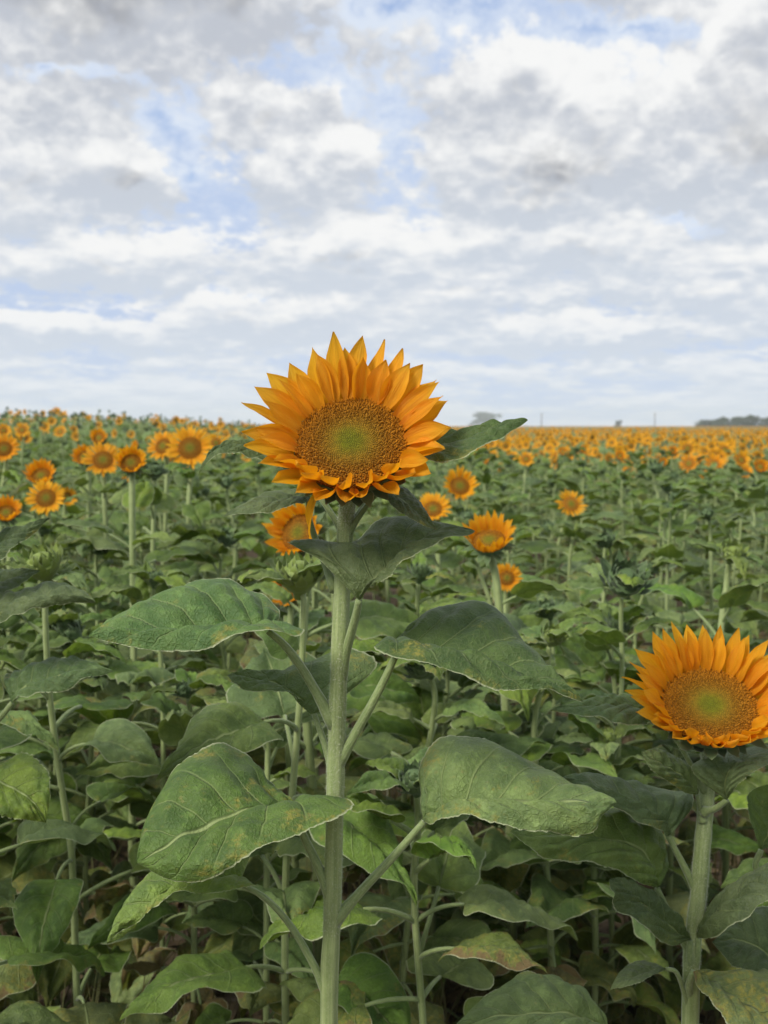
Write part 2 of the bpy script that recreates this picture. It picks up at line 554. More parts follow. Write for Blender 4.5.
M_LITTER = simple_mat('dry_litter', (0.07, 0.045, 0.026), (0.25, 0.18, 0.10), 14.0)
M_WEED = simple_mat('dry_weed', (0.17, 0.135, 0.055), (0.10, 0.12, 0.045), 9.0)
M_TREE = simple_mat('tree_foliage', (0.035, 0.055, 0.024), (0.075, 0.105, 0.042), 0.9)
M_BARK = simple_mat('bark', (0.08, 0.06, 0.045), (0.15, 0.12, 0.09), 6.0)
M_POLE = simple_mat('weathered_pole', (0.12, 0.10, 0.08), (0.2, 0.17, 0.14), 3.0)

# ------------------------------------------------------------------ ground
def build_ground():
    rad = np.concatenate([[0.0], np.geomspace(0.6, 1500, 90)])
    na = 120
    V = [(0, 0, float(ground_z(0, 0)))]
    for r in rad[1:]:
        a = np.linspace(0, 2 * PI, na, endpoint=False)
        x, y = r * np.sin(a), r * np.cos(a)
        z = ground_z(x, y)
        V += list(zip(x, y, z))
    f = [(0, 1 + (j + 1) % na, 1 + j) for j in range(na)]
    for i in range(len(rad) - 2):
        o1, o2 = 1 + i * na, 1 + (i + 1) * na
        for j in range(na):
            j2 = (j + 1) % na
            f.append((o1 + j, o1 + j2, o2 + j2, o2 + j))
    me = MB().add(V, f).mesh('ground', M_SOIL)
    o = obj('ground', me)
    o['kind'] = 'structure'
build_ground()

# ------------------------------------------------------------------ leaves
def quilt(t, u, nveins=7.0):
    ph = t * nveins - (np.abs(u) ** 0.85) * 2.1 + 20.0
    fr = np.abs(ph - np.floor(ph) - 0.5)
    return np.cos(fr * PI) * (1 - u ** 4) * np.minimum(1, np.abs(u) * 3.5)
def surf_from_rows(mid, left, right, nt, ns, amp, wav, seed, serr=0.0):
    """leaf blade through a midrib and two edges, all given as 3-D curves"""
    r = np.random.default_rng(seed)
    Mc, Lc, Rc = cr(mid, nt), cr(left, nt), cr(right, nt)
    t = np.linspace(0, 1, nt)
    s = np.linspace(-1, 1, ns)
    Pn = np.zeros((nt, ns, 3))
    for j, sv in enumerate(s):
        q2 = Mc + sv * (Rc - Lc) / 2 + sv * sv * ((Rc + Lc) / 2 - Mc)
        q1 = Mc + abs(sv) * ((Rc if sv > 0 else Lc) - Mc)
        Pn[:, j] = 0.7 * q1 + 0.3 * q2
    du = np.gradient(Pn, axis=0); dv = np.gradient(Pn, axis=1)
    nrm = np.cross(du, dv)
    ln = np.linalg.norm(nrm, axis=2, keepdims=True)
    nrm = nrm / (ln + 1e-9)
    if nrm[:, :, 2].mean() < 0: nrm = -nrm
    tt, ss = np.meshgrid(t, s, indexing='ij')
    env = np.sin(PI * np.clip(tt, 0, 1)) ** 0.5
    p1, p2, p3 = r.uniform(0, 6.28, 3)
    d = amp * quilt(tt, ss) * env + amp * 1.6 * np.sin(PI * np.abs(ss)) * env
    d += wav * (np.sin(tt * 11 + p1) * 0.6 + np.sin(tt * 19 + p2 + ss) * 0.4) * ss ** 2 * env
    d += wav * 0.35 * np.sin(tt * 7 + ss * 5 + p3) * env
    if ns > 12:
        for q in range(9):                       # puckers between the small veins
            fa, fb, fc = r.uniform(14, 48), r.uniform(-9, 9), r.uniform(0, 6.28)
            d += amp * 0.16 * np.sin(tt * fa + np.abs(ss) * fb + fc) * np.sin(ss * r.uniform(5, 12) + fc) * env
    Pn = Pn + nrm * d[:, :, None]
    if serr > 0:
        side = Rc - Lc
        side /= np.linalg.norm(side, axis=1)[:, None] + 1e-9
        z = serr * (1.6 * ((t * 21) % 1.0) - 0.8) * np.sin(PI * t) ** 0.5
        z += serr * 0.6 * r.normal(0, 1, nt) * np.sin(PI * t)
        Pn[:, 0] -= side * z[:, None]
        Pn[:, -1] += side * z[:, None]
    uv = np.stack([(ss + 1) / 2, tt], -1).reshape(-1, 2)
    return Pn.reshape(-1, 3), grid_faces(nt, ns), uv

def generic_leaf(L, W, pet, up, th0, droop, fold, wav, twist, nt, ns, seed, amp=0.0065, rmul=1.0):
    """a leaf growing along +X from the stem: petiole, then cordate blade"""
    r = np.random.default_rng(seed)
    mb = MB()
    # petiole
    n = 6
    a = np.linspace(up, th0, n)
    st = pet / (n - 1)
    path = [np.zeros(3)]
    for i in range(1, n):
        path.append(path[-1] + st * np.array((math.cos(a[i]), 0, math.sin(a[i]))))
    path = np.array(path)
    mb.tube(path, np.linspace(0.0048, 0.0034, n) * rmul, 6, 1)
    # blade
    tt = np.linspace(0, 1, 9)
    th = th0 - droop * tt ** 1.2
    sp = [path[-1]]
    for i in range(1, 9):
        am = (th[i] + th[i - 1]) / 2
        sp.append(sp[-1] + L / 8 * np.array((math.cos(am), 0, math.sin(am))))
    sp = np.array(sp)
    prof = np.array([0.0, 0.66, 0.97, 1.0, 0.86, 0.62, 0.36, 0.14, 0.0]) * W / 2
    back = np.array([0.0, -0.15, -0.16, -0.10, -0.04, 0.0, 0.0, 0.0, 0.0]) * L
    mid, le, ri = [], [], []
    for i in range(9):
        tx = np.array((math.cos(th[i]), 0, math.sin(th[i])))
        nz = np.array((-math.sin(th[i]), 0, math.cos(th[i])))
        tw = twist * tt[i]
        yv = np.array((0, math.cos(tw), 0)) + nz * math.sin(tw)
        nv = np.cross(tx, yv)
        fo = fold * (1 - 0.4 * tt[i])
        jl, jr = r.uniform(0.88, 1.1, 2)
        mid.append(sp[i])
        le.append(sp[i] + tx * back[i] + prof[i] * jl * (yv * math.cos(fo) + nv * math.sin(fo)))
        ri.append(sp[i] + tx * back[i] + prof[i] * jr * (-yv * math.cos(fo) + nv * math.sin(fo)))
    v, f, uv = surf_from_rows(mid, le, ri, nt, ns, amp, wav, seed, 0.0012 if nt > 20 else 0.0)
    mb.add(v, f, uv, 0)
    return mb

LEAVES = {}
def leaf_lib():
    for lod, (nt, ns) in {'near': (30, 15), 'mid': (10, 5)}.items():
        for kind, n in (('top', 7), ('mid', 9), ('low', 8)):
            L = []
            for i in range(n):
                r = np.random.default_rng(100 * n + i)
                if kind == 'top':
                    a = dict(L=r.uniform(.12, .16), W=r.uniform(.07, .10), pet=r.uniform(.035, .06), up=r.uniform(.7, 1.0), th0=r.uniform(.25, .7), droop=r.uniform(.4, 1.2), fold=r.uniform(.15, .5), wav=.008, twist=r.uniform(-.4, .4))
                elif kind == 'mid':
                    a = dict(L=r.uniform(.17, .22), W=r.uniform(.13, .165), pet=r.uniform(.07, .12), up=r.uniform(.6, .95), th0=r.uniform(.0, .4), droop=r.uniform(.5, 1.3), fold=r.uniform(-.1, .4), wav=.013, twist=r.uniform(-.5, .5))
                else:
                    a = dict(L=r.uniform(.15, .21), W=r.uniform(.11, .155), pet=r.uniform(.08, .12), up=r.uniform(.4, .9), th0=r.uniform(-.4, .2), droop=r.uniform(.5, 1.3), fold=r.uniform(-.3, .6), wav=.022, twist=r.uniform(-.7, .7))
                mats = {'top': [M_LEAF, M_LEAF_LITE], 'mid': [M_LEAF, M_LEAF_SPOT, M_LEAF, M_LEAF_LITE, M_LEAF_YEL, M_LEAF], 'low': [M_LEAF_YEL, M_LEAF_DRY, M_LEAF_YEL, M_LEAF_SPOT, M_LEAF_YEL, M_LEAF_DRY, M_LEAF_LITE, M_LEAF_YEL]}[kind]
                mb = generic_leaf(nt=nt, ns=ns, seed=i * 17 + 5, **a)
                L.append(mb.mesh('leaf', [mats[i % len(mats)], M_PETIOLE]))
            LEAVES[lod, kind] = L
leaf_lib()

# ------------------------------------------------------------------ flower heads
def petal_mesh(L, W, cup, curl, side, nt, ns, seed, base_up=0.0):
    """ray floret along +X, upper face +Z"""
    r = np.random.default_rng(seed)
    t = np.linspace(0, 1, nt); s = np.linspace(-1, 1, ns)
    w = W / 2 * np.interp(t, [0, .12, .3, .5, .68, .82, .92, 1], [.48, .70, .93, 1.0, .84, .50, .22, .012])
    V, UV = [], []
    ang = base_up; x = z = 0.0; yc = 0.0
    tw, ph, wv = (r.uniform(-.7, .7), r.uniform(0, 6.28), 0.0014 * W / 0.02) if ns > 3 else (0.0, 0.0, 0.0)
    for i in range(nt):
        if i:
            ang = base_up + curl * t[i] ** 1.4
            x += L / (nt - 1) * math.cos(ang); z += L / (nt - 1) * math.sin(ang)
            yc = side * L * t[i] ** 2
        for j in range(ns):
            y = w[i] * s[j]
            zz = z + cup * abs(s[j]) ** 1.7 * w[i] + s[j] * w[i] * tw * t[i] + wv * abs(s[j]) ** 2 * math.sin(t[i] * 9 + ph + s[j]) + 0.0013 * math.cos(s[j] * PI * 2.0) * math.sin(PI * min(1, t[i] * 1.1)) * (W / 0.02)
            V.append((x - math.sin(ang) * (zz - z), yc + y, z + math.cos(ang) * (zz - z)))
            UV.append(((s[j] + 1) / 2, t[i]))
    return np.array(V), grid_faces(nt, ns), np.array(UV)
def disk_bed(R, dome, nr=10, na=36):
    V, UV = [(0, 0, dome)], [(0, 0)]
    for i in range(1, nr + 1):
        rr = i / nr
        for j in range(na):
            a = 2 * PI * j / na
            V.append((R * rr * math.cos(a), R * rr * math.sin(a), dome * (1 - rr ** 2)))
            UV.append((rr, 0.3))
    f = [(0, 1 + j, 1 + (j + 1) % na) for j in range(na)]
    for i in range(nr - 1):
        for j in range(na):
            a, b = 1 + i * na, 1 + (i + 1) * na
            f.append((a + j, b + j, b + (j + 1) % na, a + (j + 1) % na))
    return np.array(V, float), f, np.array(UV, float)
def floret_field(R, dome, n, seed):
    """spiral of disk florets, one little blunt cone each"""
    r = np.random.default_rng(seed)
    V, Fc, UV = [], [], []
    sp = R * math.sqrt(PI / n)
    off = 0
    for i in range(n):
        rr = math.sqrt((i + 0.5) / n)
        a = i * 2.399963
        x, y = R * rr * math.cos(a), R * rr * math.sin(a)
        z = dome * (1 - rr ** 2)
        h = (0.0010 + 0.0017 * max(0, min(1, (rr - 0.35) / 0.3)) * (0.5 + r.random() * 0.9)) * R / 0.057
        w = sp * (0.47 if rr < 0.45 else 0.40)
        lx, ly = r.normal(0, 0.35, 2) * h
        lx += x / R * h * 0.35; ly += y / R * h * 0.35
        for lev, (k, hz) in enumerate(((1.0, 0.0), (0.85, 0.6), (0.35, 1.0))):
            for q in range(5):
                b = 2 * PI * q / 5 + i
                V.append((x + w * k * math.cos(b) + lx * hz, y + w * k * math.sin(b) + ly * hz, z + h * hz))
                UV.append((rr, hz))
        for lev in range(2):
            for q in range(5):
                q2 = (q + 1) % 5
                Fc.append((off + lev * 5 + q, off + lev * 5 + q2, off + lev * 5 + 5 + q2, off + lev * 5 + 5 + q))
        Fc.append(tuple(off + 10 + q for q in range(5)))
        off += 15
    return np.array(V), Fc, np.array(UV)
def receptacle(R, depth, stem_r, seg=24):
    prof = [(R * 1.0, 0.0), (R * 1.04, -0.12 * depth), (R * 0.93, -0.4 * depth), (R * 0.66, -0.72 * depth), (R * 0.34, -0.95 * depth), (stem_r, -1.25 * depth)]
    V, UV = [], []
    for i, (rr, z) in enumerate(prof):
        for j in range(seg):
            a = 2 * PI * j / seg
            V.append((rr * math.cos(a), rr * math.sin(a), z)); UV.append((0.5, i / 5 * 0.6))
    return V, [q[::-1] for q in grid_faces(len(prof), seg, 0, True)], UV
def place(V, M):
    V = np.asarray(V, float)
    A = np.array(M)
    return V @ A[:3, :3].T + A[:3, 3]
def ring_matrix(ang, R, z, elev, roll=0.0):
    return Matrix.Rotation(ang, 4, 'Z') @ Matrix.Translation((R, 0, z)) @ Matrix.Rotation(-elev, 4, 'Y') @ Matrix.Rotation(roll, 4, 'X')
def bract_shape(L, W, curl, nt=5, ns=3):
    t = np.linspace(0, 1, nt); s = np.linspace(-1, 1, ns)
    w = W / 2 * np.array([0.75, 1.0, 0.8, 0.36, 0.02]) if nt == 5 else W / 2 * (1 - t)
    V, UV = [], []
    x = z = 0
    for i in range(nt):
        if i:
            an = curl * t[i]
            x += L / (nt - 1) * math.cos(an); z += L / (nt - 1) * math.sin(an)
        for sv in s:
            V.append((x, w[i] * sv, z + 0.2 * abs(sv) * w[i])); UV.append(((sv + 1) / 2, t[i]))
    return np.array(V), grid_faces(nt, ns), np.array(UV)
HEADS = {}
def head_lib():
    """joined heads for flowers whose petals are only a few pixels wide; disk radius 1 = 0.045 m, normal +Z"""
    for lod, (np1, nt, ns, nd) in {'near': (34, 6, 3, 420), 'mid': (26, 4, 2, 0)}.items():
        for i in range(4):
            r = np.random.default_rng(40 + i)
            R = 0.040 + 0.004 * i
            pm = MB()
            for lay in range(2):
                n = np1 // 2
                for q in range(n):
                    a = 2 * PI * (q + 0.5 * lay + r.uniform(-.2, .2)) / n
                    L = R * r.uniform(0.95, 1.3) * (1.05 if lay else 0.95)
                    low = math.sin(a) < -0.3
                    v, f, uv = petal_mesh(L, 0.0175 if ns == 3 else 0.019, 0.25, r.uniform(.1, .7) if low else r.uniform(-.3, .25), r.uniform(-.12, .12), nt, ns, i, 0)
                    el = (r.uniform(0.8, 1.25), r.uniform(0.15, 0.6), r.uniform(0.4, 0.9), r.uniform(-0.15, 0.5))[i]
                    pm.add(place(v, ring_matrix(a, R * 0.97, -0.002 * lay, el, r.uniform(-.3, .3))), f, uv)
            dm = MB()
            v, f, uv = disk_bed(R, 0.006, 4, 16)
            dm.add(v, f, uv, 0)
            if nd:
                v, f, uv = floret_field(R, 0.006, nd, i)
                dm.add(v, f, uv, 0)
            rm = MB()
            rm.add(*receptacle(R * 1.0, 0.03, 0.012, 12))
            for q in range(16):
                a = 2 * PI * (q + r.uniform(-.3, .3)) / 16
                v, f, uv = bract_shape(R * r.uniform(.55, .8), R * .42, r.uniform(.0, .8))
                rm.add(place(v, ring_matrix(a, R * 0.9, -0.012, r.uniform(-.5, .1))), f, uv)
            HEADS[lod, 'bloom', i] = (rm.mesh('flower_head', M_BRACT), pm.mesh('petals', M_PETAL), dm.mesh('disk', [M_DISK, M_FLORET]))
            # bud: overlapping pointed bracts closing over a dark heart
            bm = MB()
            R = 0.028 + 0.003 * i
            nb = 42 if lod == 'near' else 20
            bm.add(*receptacle(R * 0.9, 0.03, 0.008, 10))
            cv, cf, cuv = disk_bed(R * 0.95, R * 0.55, 4, 12)
            bm.add(cv, cf, np.full((len(cv), 2), 0.5))
            for q in range(nb):
                fr = q / nb
                a = q * 2.399963
                rad = R * (1.02 - 0.6 * fr)
                v, f, uv = bract_shape(R * r.uniform(.8, 1.25) * (1.0 - 0.35 * fr), R * (0.55 - 0.15 * fr), r.uniform(.3, 1.3))
                bm.add(place(v, ring_matrix(a, rad, -0.010 + R * 0.5 * fr, 0.35 + 0.9 * fr + r.uniform(-.2, .25))), f, uv)
            HEADS[lod, 'bud', i] = (bm.mesh('flower_bud', M_BRACT_LITE if i == 1 else M_BRACT),)
head_lib()
def face_matrix(loc, az, tilt, roll=0.0):
    """+Z of the head looks towards azimuth az (0 = towards the camera, -Y) raised by tilt"""
    n = Vector((math.sin(az) * math.cos(tilt), -math.cos(az) * math.cos(tilt), math.sin(tilt)))
    up = Vector((0, 0, 1))
    x = up.cross(n).normalized()
    y = n.cross(x)
    m = Matrix((x, y, n)).transposed().to_4x4()
    return Matrix.Translation(loc) @ m @ Matrix.Rotation(roll, 4, 'Z')

# ------------------------------------------------------------------ the two nearest plants, leaf by leaf
def hairs(mb, path, radii, n, length, seed):
    r = np.random.default_rng(seed)
    path = np.asarray(path, float)
    V, Fc = [], []
    for i in range(n):
        t = r.uniform(0, len(path) - 1.001)
        j = int(t); u = t - j
        p = path[j] * (1 - u) + path[j + 1] * u
        rad = radii[j] * (1 - u) + radii[j + 1] * u
        tg = path[j + 1] - path[j]; tg /= np.linalg.norm(tg)
        a = np.cross(tg, (0.3, 0.9, 0.2)); a /= np.linalg.norm(a)
        b = np.cross(tg, a)
        an = r.uniform(0, 2 * PI)
        d = math.cos(an) * a + math.sin(an) * b
        w = np.cross(d, tg) * 0.00021
        L = length * r.uniform(0.5, 1.2)
        e = d * L + tg * L * r.uniform(-0.3, 0.5) + r.normal(0, 0.2, 3) * L
        o = p + d * rad * 0.97
        k = len(V)
        V += [o - w, o + w, o + e]
        Fc.append((k, k + 1, k + 2))
    mb.add(V, Fc)
def traced_leaf(root, rows, Y0, petiole, mat, seed, pet_r=0.0045, wav=0.006, amp=0.0062, label=None):
    """rows of (midrib, left edge, right edge) points; each point is pixel x, pixel y and distance from the plant's own plane"""
    def q(p): return P(p[0], p[1], Y0 + p[2]) - np.array(root.location)
    mid, le, ri = [], [], []
    for row in rows:
        if not isinstance(row[0], (tuple, list)): row = (row, row, row)
        mid.append(q(row[0])); le.append(q(row[1])); ri.append(q(row[2]))
    ln = float(np.linalg.norm(mid[-1] - mid[0]))
    amp *= min(1.0, (ln / 0.19) ** 1.6); wav *= min(1.0, ln / 0.16)
    v, f, uv = surf_from_rows(mid, le, ri, 110, 41, amp, wav, seed, 0.0013)
    bl = obj('leaf', MB().add(v, f, uv).mesh('leaf', mat), root)
    if petiole:
        path = cr([q(p) for p in petiole], 14)
        rr = np.linspace(pet_r * 1.25, pet_r * 0.8, 14)
        rr[0] *= 1.5; rr[1] *= 1.4; rr[2] *= 1.15
        obj('petiole', MB().tube(path, rr, 12, 0, 0.04).mesh('petiole', M_PETIOLE), bl)
    return bl
def detailed_head(root, center, az, tilt, R, petals, seed, n_florets, stem_r, dome=0.004):
    M = face_matrix(Vector(center) - root.location, az, tilt)
    r = np.random.default_rng(seed)
    hd = obj('flower_head', MB().add(*receptacle(R * 1.02, 0.034, stem_r)).mesh('flower_head', M_BRACT), root)
    hd.matrix_local = M
    v, f, uv = disk_bed(R, dome, 10, 48)
    dk = obj('disk', MB().add(v, f, uv).mesh('disk', M_DISK), hd)
    v, f, uv = floret_field(R, dome, n_florets, seed)
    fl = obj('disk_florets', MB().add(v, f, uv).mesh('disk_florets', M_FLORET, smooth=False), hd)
    fl['kind'] = 'stuff'
    for (ang, L, W, elev, cup, curl, side, rad, z, roll) in petals:
        v, f, uv = petal_mesh(L, W, cup, curl, side, 14, 9, int(r.integers(1 << 30)))
        o = obj('petal', MB().add(v, f, uv).mesh('petal', M_PETAL), hd)
        o.matrix_local = ring_matrix(math.radians(ang), R * rad, z, elev, roll)
    for q in range(26):
        a = 2 * PI * (q + r.uniform(-.3, .3)) / 26
        v, f, uv = bract_shape(R * r.uniform(.34, .52), R * r.uniform(.24, .34), r.uniform(.1, 1.1))
        o = obj('bract', MB().add(v, f, uv).mesh('bract', M_BRACT), hd)
        o.matrix_local = ring_matrix(a, R * (0.98 if q % 2 else 0.86), -0.008 - 0.008 * (q % 2 == 0), r.uniform(-.25, .2))
    return hd
def traced_stem(root, pts, Y0, r0, r1, nh, top=None):
    """pts: pixels from the top down; goes on straight to the ground below the frame"""
    w = [np.array(top)] if top is not None else []
    w += [P(p[0], p[1], Y0 + (p[2] if len(p) > 2 else 0.0)) for p in pts]
    lo = np.array((w[-1][0] + (w[-1][0] - w[-2][0]) * 0.3, Y0, float(ground_z(w[-1][0], Y0)) - 0.02))
    w.append((w[-1] * 0.5 + lo * 0.5)); w.append(lo)
    path = cr(w, 70) - np.array(root.location)
    rr = np.linspace(r0, r1, 70)
    rr = rr * (1 + 0.03 * np.sin(np.arange(70) * 0.9))
    st = obj('stem', MB().tube(path, rr, 28, 0, 0.03).mesh('stem', M_STEM), root)
    if nh:
        mb = MB(); hairs(mb, path[:48], rr[:48], nh, 0.0026, 3)
        h = obj('stem_hair', mb.mesh('stem_hair', M_HAIR, smooth=False), st)
        h['kind'] = 'stuff'
    return st
def base_at(px, Y):
    x = (px - 384) / F * Y
    return (x, Y, float(ground_z(x, Y)))

# --- the tall sunflower in the middle
YH = 1.15
hero = thing('sunflower', 'tallest sunflower, large open bloom rising above the horizon on a thick hairy stem', 'sunflower', base_at(328, YH))
hc = P(351, 443, YH - 0.02)
def hero_petals():
    r = np.random.default_rng(11)
    out = []
    # outer layer: angle (degrees, anticlockwise from the right) and length
    outer = [(8, .048), (22, .055), (36, .057), (47, .060), (62, .066), (75, .070), (89, .069), (102, .074), (117, .064), (129, .060),
             (141, .066), (152, .064), (165, .066), (179, .058), (194, .056), (208, .052), (223, .050), (238, .046), (253, .040), (268, .040),
             (284, .040), (300, .046), (316, .050), (331, .044), (346, .046)]
    for i, (a, L) in enumerate(outer):
        low = max(0.0, -math.sin(math.radians(a)))
        out.append((a + r.uniform(-2, 2), L * 1.02, r.uniform(.0225, .0275), 0.47 + 0.14 * low + r.uniform(-.12, .10), 0.20 + 0.45 * low,
                    r.uniform(-.25, .15) + 0.5 * low, r.uniform(-.11, .11), 0.99, -0.004, r.uniform(-.5, .5)))
    for i in range(23):
        a = 15.65 * i + 5 + r.uniform(-4, 4)
        low = max(0.0, -math.sin(math.radians(a)))
        L = (0.054 - 0.016 * low) * r.uniform(.84, 1.10)
        out.append((a, L, r.uniform(.019, .025), 0.56 + 0.30 * low + r.uniform(-.12, .16), 0.35 + 0.5 * low,
                    r.uniform(-.3, .2) + 0.9 * low * r.uniform(.3, 1.2), r.uniform(-.1, .1), 0.96, 0.0, r.uniform(-.45, .45)))
    # one petal hanging below the head on the left
    out.append((240, .060, .014, -0.55, .5, -.9, -.1, 1.0, -.008, .5))
    return out
hd = detailed_head(hero, hc, math.radians(-3), math.radians(37), 0.0575, hero_petals(), 5, 2600, 0.013)
nrm = np.array(hd.matrix_local.to_3x3() @ Vector((0, 0, 1)))
traced_stem(hero, [(346, 520, 0.03), (343, 570, 0.015), (340, 640, 0.0), (337, 720, 0.0), (335, 800, 0.0), (332, 920, 0.0), (329, 1024, 0.0)], YH, 0.0084, 0.0100, 9000, top=hc - nrm * 0.040)
E = traced_leaf
E(hero, [(270, 630, 0), ((255, 628, 0), (280, 612, .04), (303, 627, -.03)), ((235, 629, -.005), (262, 592, .07), (290, 636, -.055)), ((205, 631, -.015), (228, 583, .08), (240, 640, -.07)),
         ((170, 634, -.03), (185, 583, .075), (195, 648, -.07)), ((130, 637, -.045), (140, 604, .04), (150, 647, -.07)), ((105, 638, -.055), (108, 626, 0), (112, 641, -.065)), (88, 637, -.06)], YH,
  [(336, 728, 0), (308, 678, 0), (287, 648, 0), (268, 631, 0)], M_LEAF_NEAR, 1)
E(hero, [(300, 808, 0), ((290, 808, 0), (285, 798, .03), (345, 797, -.02)), ((270, 810, -.01), (268, 778, .06), (350, 808, -.05)), ((240, 815, -.03), (243, 752, .08), (312, 828, -.075)),
         ((210, 825, -.045), (212, 745, .08), (262, 853, -.09)), ((180, 838, -.06), (172, 772, .05), (215, 877, -.1)), ((155, 852, -.07), (146, 815, 0), (172, 880, -.095)), (137, 863, -.08)], YH,
  [(333, 900, 0), (315, 860, 0), (302, 832, 0), (298, 809, 0)], M_LEAF_SPOT, 2)
E(hero, [(240, 884, 0), ((228, 880, 0), (250, 850, .05), (258, 886, -.03)), ((205, 880, -.01), (225, 836, .06), (235, 888, -.04)), ((180, 887, -.02), (190, 843, .05), (205, 890, -.045)),
         ((155, 902, -.035), (163, 860, .03), (178, 897, -.05)), ((130, 922, -.05), (138, 890, 0), (148, 917, -.06)), ((117, 935, -.06), (120, 917, -.03), (125, 930, -.06)), (107, 944, -.065)], YH,
  [(330, 1000, 0), (312, 962, 0), (290, 925, 0), (265, 898, 0), (240, 884, 0)], M_LEAF_LITE, 3, pet_r=.0036)
E(hero, [(359, 600, -.03), ((364, 592, -.03), (318, 560, -.02), (366, 594, -.035)), ((374, 582, -.03), (288, 545, 0), (378, 583, -.045)), ((386, 570, -.025), (325, 535, .03), (392, 572, -.05)),
         ((400, 558, -.02), (356, 538, .05), (408, 559, -.05)), ((420, 546, -.01), (390, 518, .06), (428, 548, -.04)), ((445, 536, 0), (432, 523, .05), (452, 538, -.025)), (475, 531, 0)], YH,
  [(340, 676, 0), (348, 645, -.008), (356, 616, -.022), (359, 600, -.03)], M_LEAF_NEAR, 4)
E(hero, [(395, 656, 0), ((405, 645, 0), (408, 636, .03), (374, 648, -.03)), ((425, 648, -.01), (425, 616, .06), (388, 657, -.055)), ((450, 655, -.02), (450, 604, .08), (425, 662, -.07)),
         ((480, 664, -.03), (480, 602, .08), (465, 673, -.075)), ((510, 674, -.04), (510, 619, .06), (503, 686, -.075)), ((540, 686, -.05), (540, 661, .02), (540, 694, -.07)),
         ((560, 694, -.055), (562, 683, -.03), (562, 697, -.065)), (583, 702, -.06)], YH, [(337, 764, 0), (362, 722, 0), (382, 685, 0), (396, 655, 0)], M_LEAF_NEAR, 5)
E(hero, [(424, 822, 0), ((436, 814, 0), (419, 800, .03), (432, 822, -.03)), ((455, 810, -.01), (418, 768, .06), (452, 818, -.05)), ((480, 806, -.02), (440, 742, .08), (480, 819, -.06)),
         ((512, 803, -.03), (480, 739, .08), (515, 828, -.07)), ((545, 804, -.04), (520, 757, .07), (552, 832, -.075)), ((575, 804, -.045), (560, 778, .04), (592, 832, -.07)),
         ((597, 804, -.05), (592, 793, 0), (602, 815, -.06)), (617, 803, -.05)], YH, [(333, 923, 0), (364, 888, 0), (394, 856, 0), (424, 822, 0)], M_LEAF_SPOT, 6)
E(hero, [(314, 714, .03), ((307, 706, .04), (352, 690, .07), (311, 712, .03)), ((298, 699, .05), (377, 664, .1), (300, 705, .035)), ((285, 690, .06), (350, 650, .12), (286, 694, .035)),
         ((270, 683, .07), (310, 661, .12), (268, 690, .04)), ((252, 678, .075), (275, 676, .1), (245, 691, .05)), ((238, 676, .08), (250, 675, .09), (234, 683, .06)), (227, 676, .08)], YH,
  [(333, 775, .005), (325, 745, .015), (314, 714, .03)], M_LEAF_NEAR, 7, pet_r=.0036)
E(hero, [(310, 498, .015), ((304, 498, .01), (308, 492, .03), (306, 502, 0)), ((290, 500, 0), (290, 490, .04), (292, 505, -.03)), ((268, 505, -.02), (265, 494, .03), (268, 513, -.05)), ((246, 509, -.03), (246, 503, 0), (245, 513, -.05)), (223, 517, -.04)], YH,
  [(335, 590, .012), (322, 556, .04), (310, 522, .035), (308, 498, .015)], M_LEAF_NEAR, 8, pet_r=.0034, wav=.0015)
E(hero, [(300, 475, .05), ((280, 460, .06), (285, 452, .08), (280, 468, .03)), ((258, 450, .06), (262, 443, .08), (255, 458, .03)), ((236, 447, .05), (238, 442, .07), (235, 453, .03)), ((215, 454, .045), (215, 450, .055), (214, 457, .03)), (199, 474, .04)], YH,
  [(345, 535, .03), (322, 500, .05), (300, 475, .05)], M_LEAF_NEAR, 9, pet_r=.003, wav=.0015)
E(hero, [(395, 470, .03), ((415, 455, .03), (415, 445, .06), (413, 463, 0)), ((435, 449, .02), (435, 435, .06), (437, 462, -.03)), ((462, 444, .01), (462, 431, .05), (465, 456, -.035)), ((490, 436, 0), (492, 429, .03), (492, 443, -.03)), ((510, 428, 0), (512, 425, .015), (512, 432, -.015)), (528, 420, 0)], YH,
  [(347, 530, .03), (370, 498, .04), (395, 470, .03)], M_LEAF_NEAR, 10, pet_r=.003, wav=.002)
E(hero, [(383, 486, 0), ((395, 495, -.01), (405, 488, .02), (390, 503, -.03)), ((410, 507, -.02), (418, 500, .01), (405, 515, -.04)), ((424, 520, -.03), (428, 514, -.02), (420, 524, -.04)), (437, 530, -.035)], YH,
  [(347, 535, .03), (365, 508, .02), (383, 486, 0)], M_LEAF_NEAR, 11, pet_r=.003, wav=.0015)

# --- the second large flower, cut by the right edge
YB = 1.35
second = thing('sunflower', 'large open sunflower at the lower right, cut by the picture edge', 'sunflower', base_at(688, YB))
bc = P(710, 706, YB - 0.02)
def second_petals():
    r = np.random.default_rng(23)
    out = []
    for lay, n in ((0, 32), (1, 26)):
        for i in range(n):
            a = 360 / n * (i + 0.3 * lay) + r.uniform(-3, 3)
            low = max(0.0, -math.sin(math.radians(a)))
            L = (0.064 if lay == 0 else 0.052) * r.uniform(.9, 1.08) * (1 - 0.30 * low)
            out.append((a, L, r.uniform(.0165, .0205), (0.74 if lay == 0 else 0.88) + 0.05 * low + r.uniform(-.1, .1), 0.30 + 0.4 * low,
                        r.uniform(-.25, .1) + 0.7 * low * r.uniform(.3, 1.2), r.uniform(-.06, .06), 0.99 - 0.03 * lay, -0.004 + 0.004 * lay, r.uniform(-.35, .35)))
    return out
hd2 = detailed_head(second, bc, math.radians(-8), math.radians(51), 0.0575, second_petals(), 9, 2400, 0.012)
nrm2 = np.array(hd2.matrix_local.to_3x3() @ Vector((0, 0, 1)))
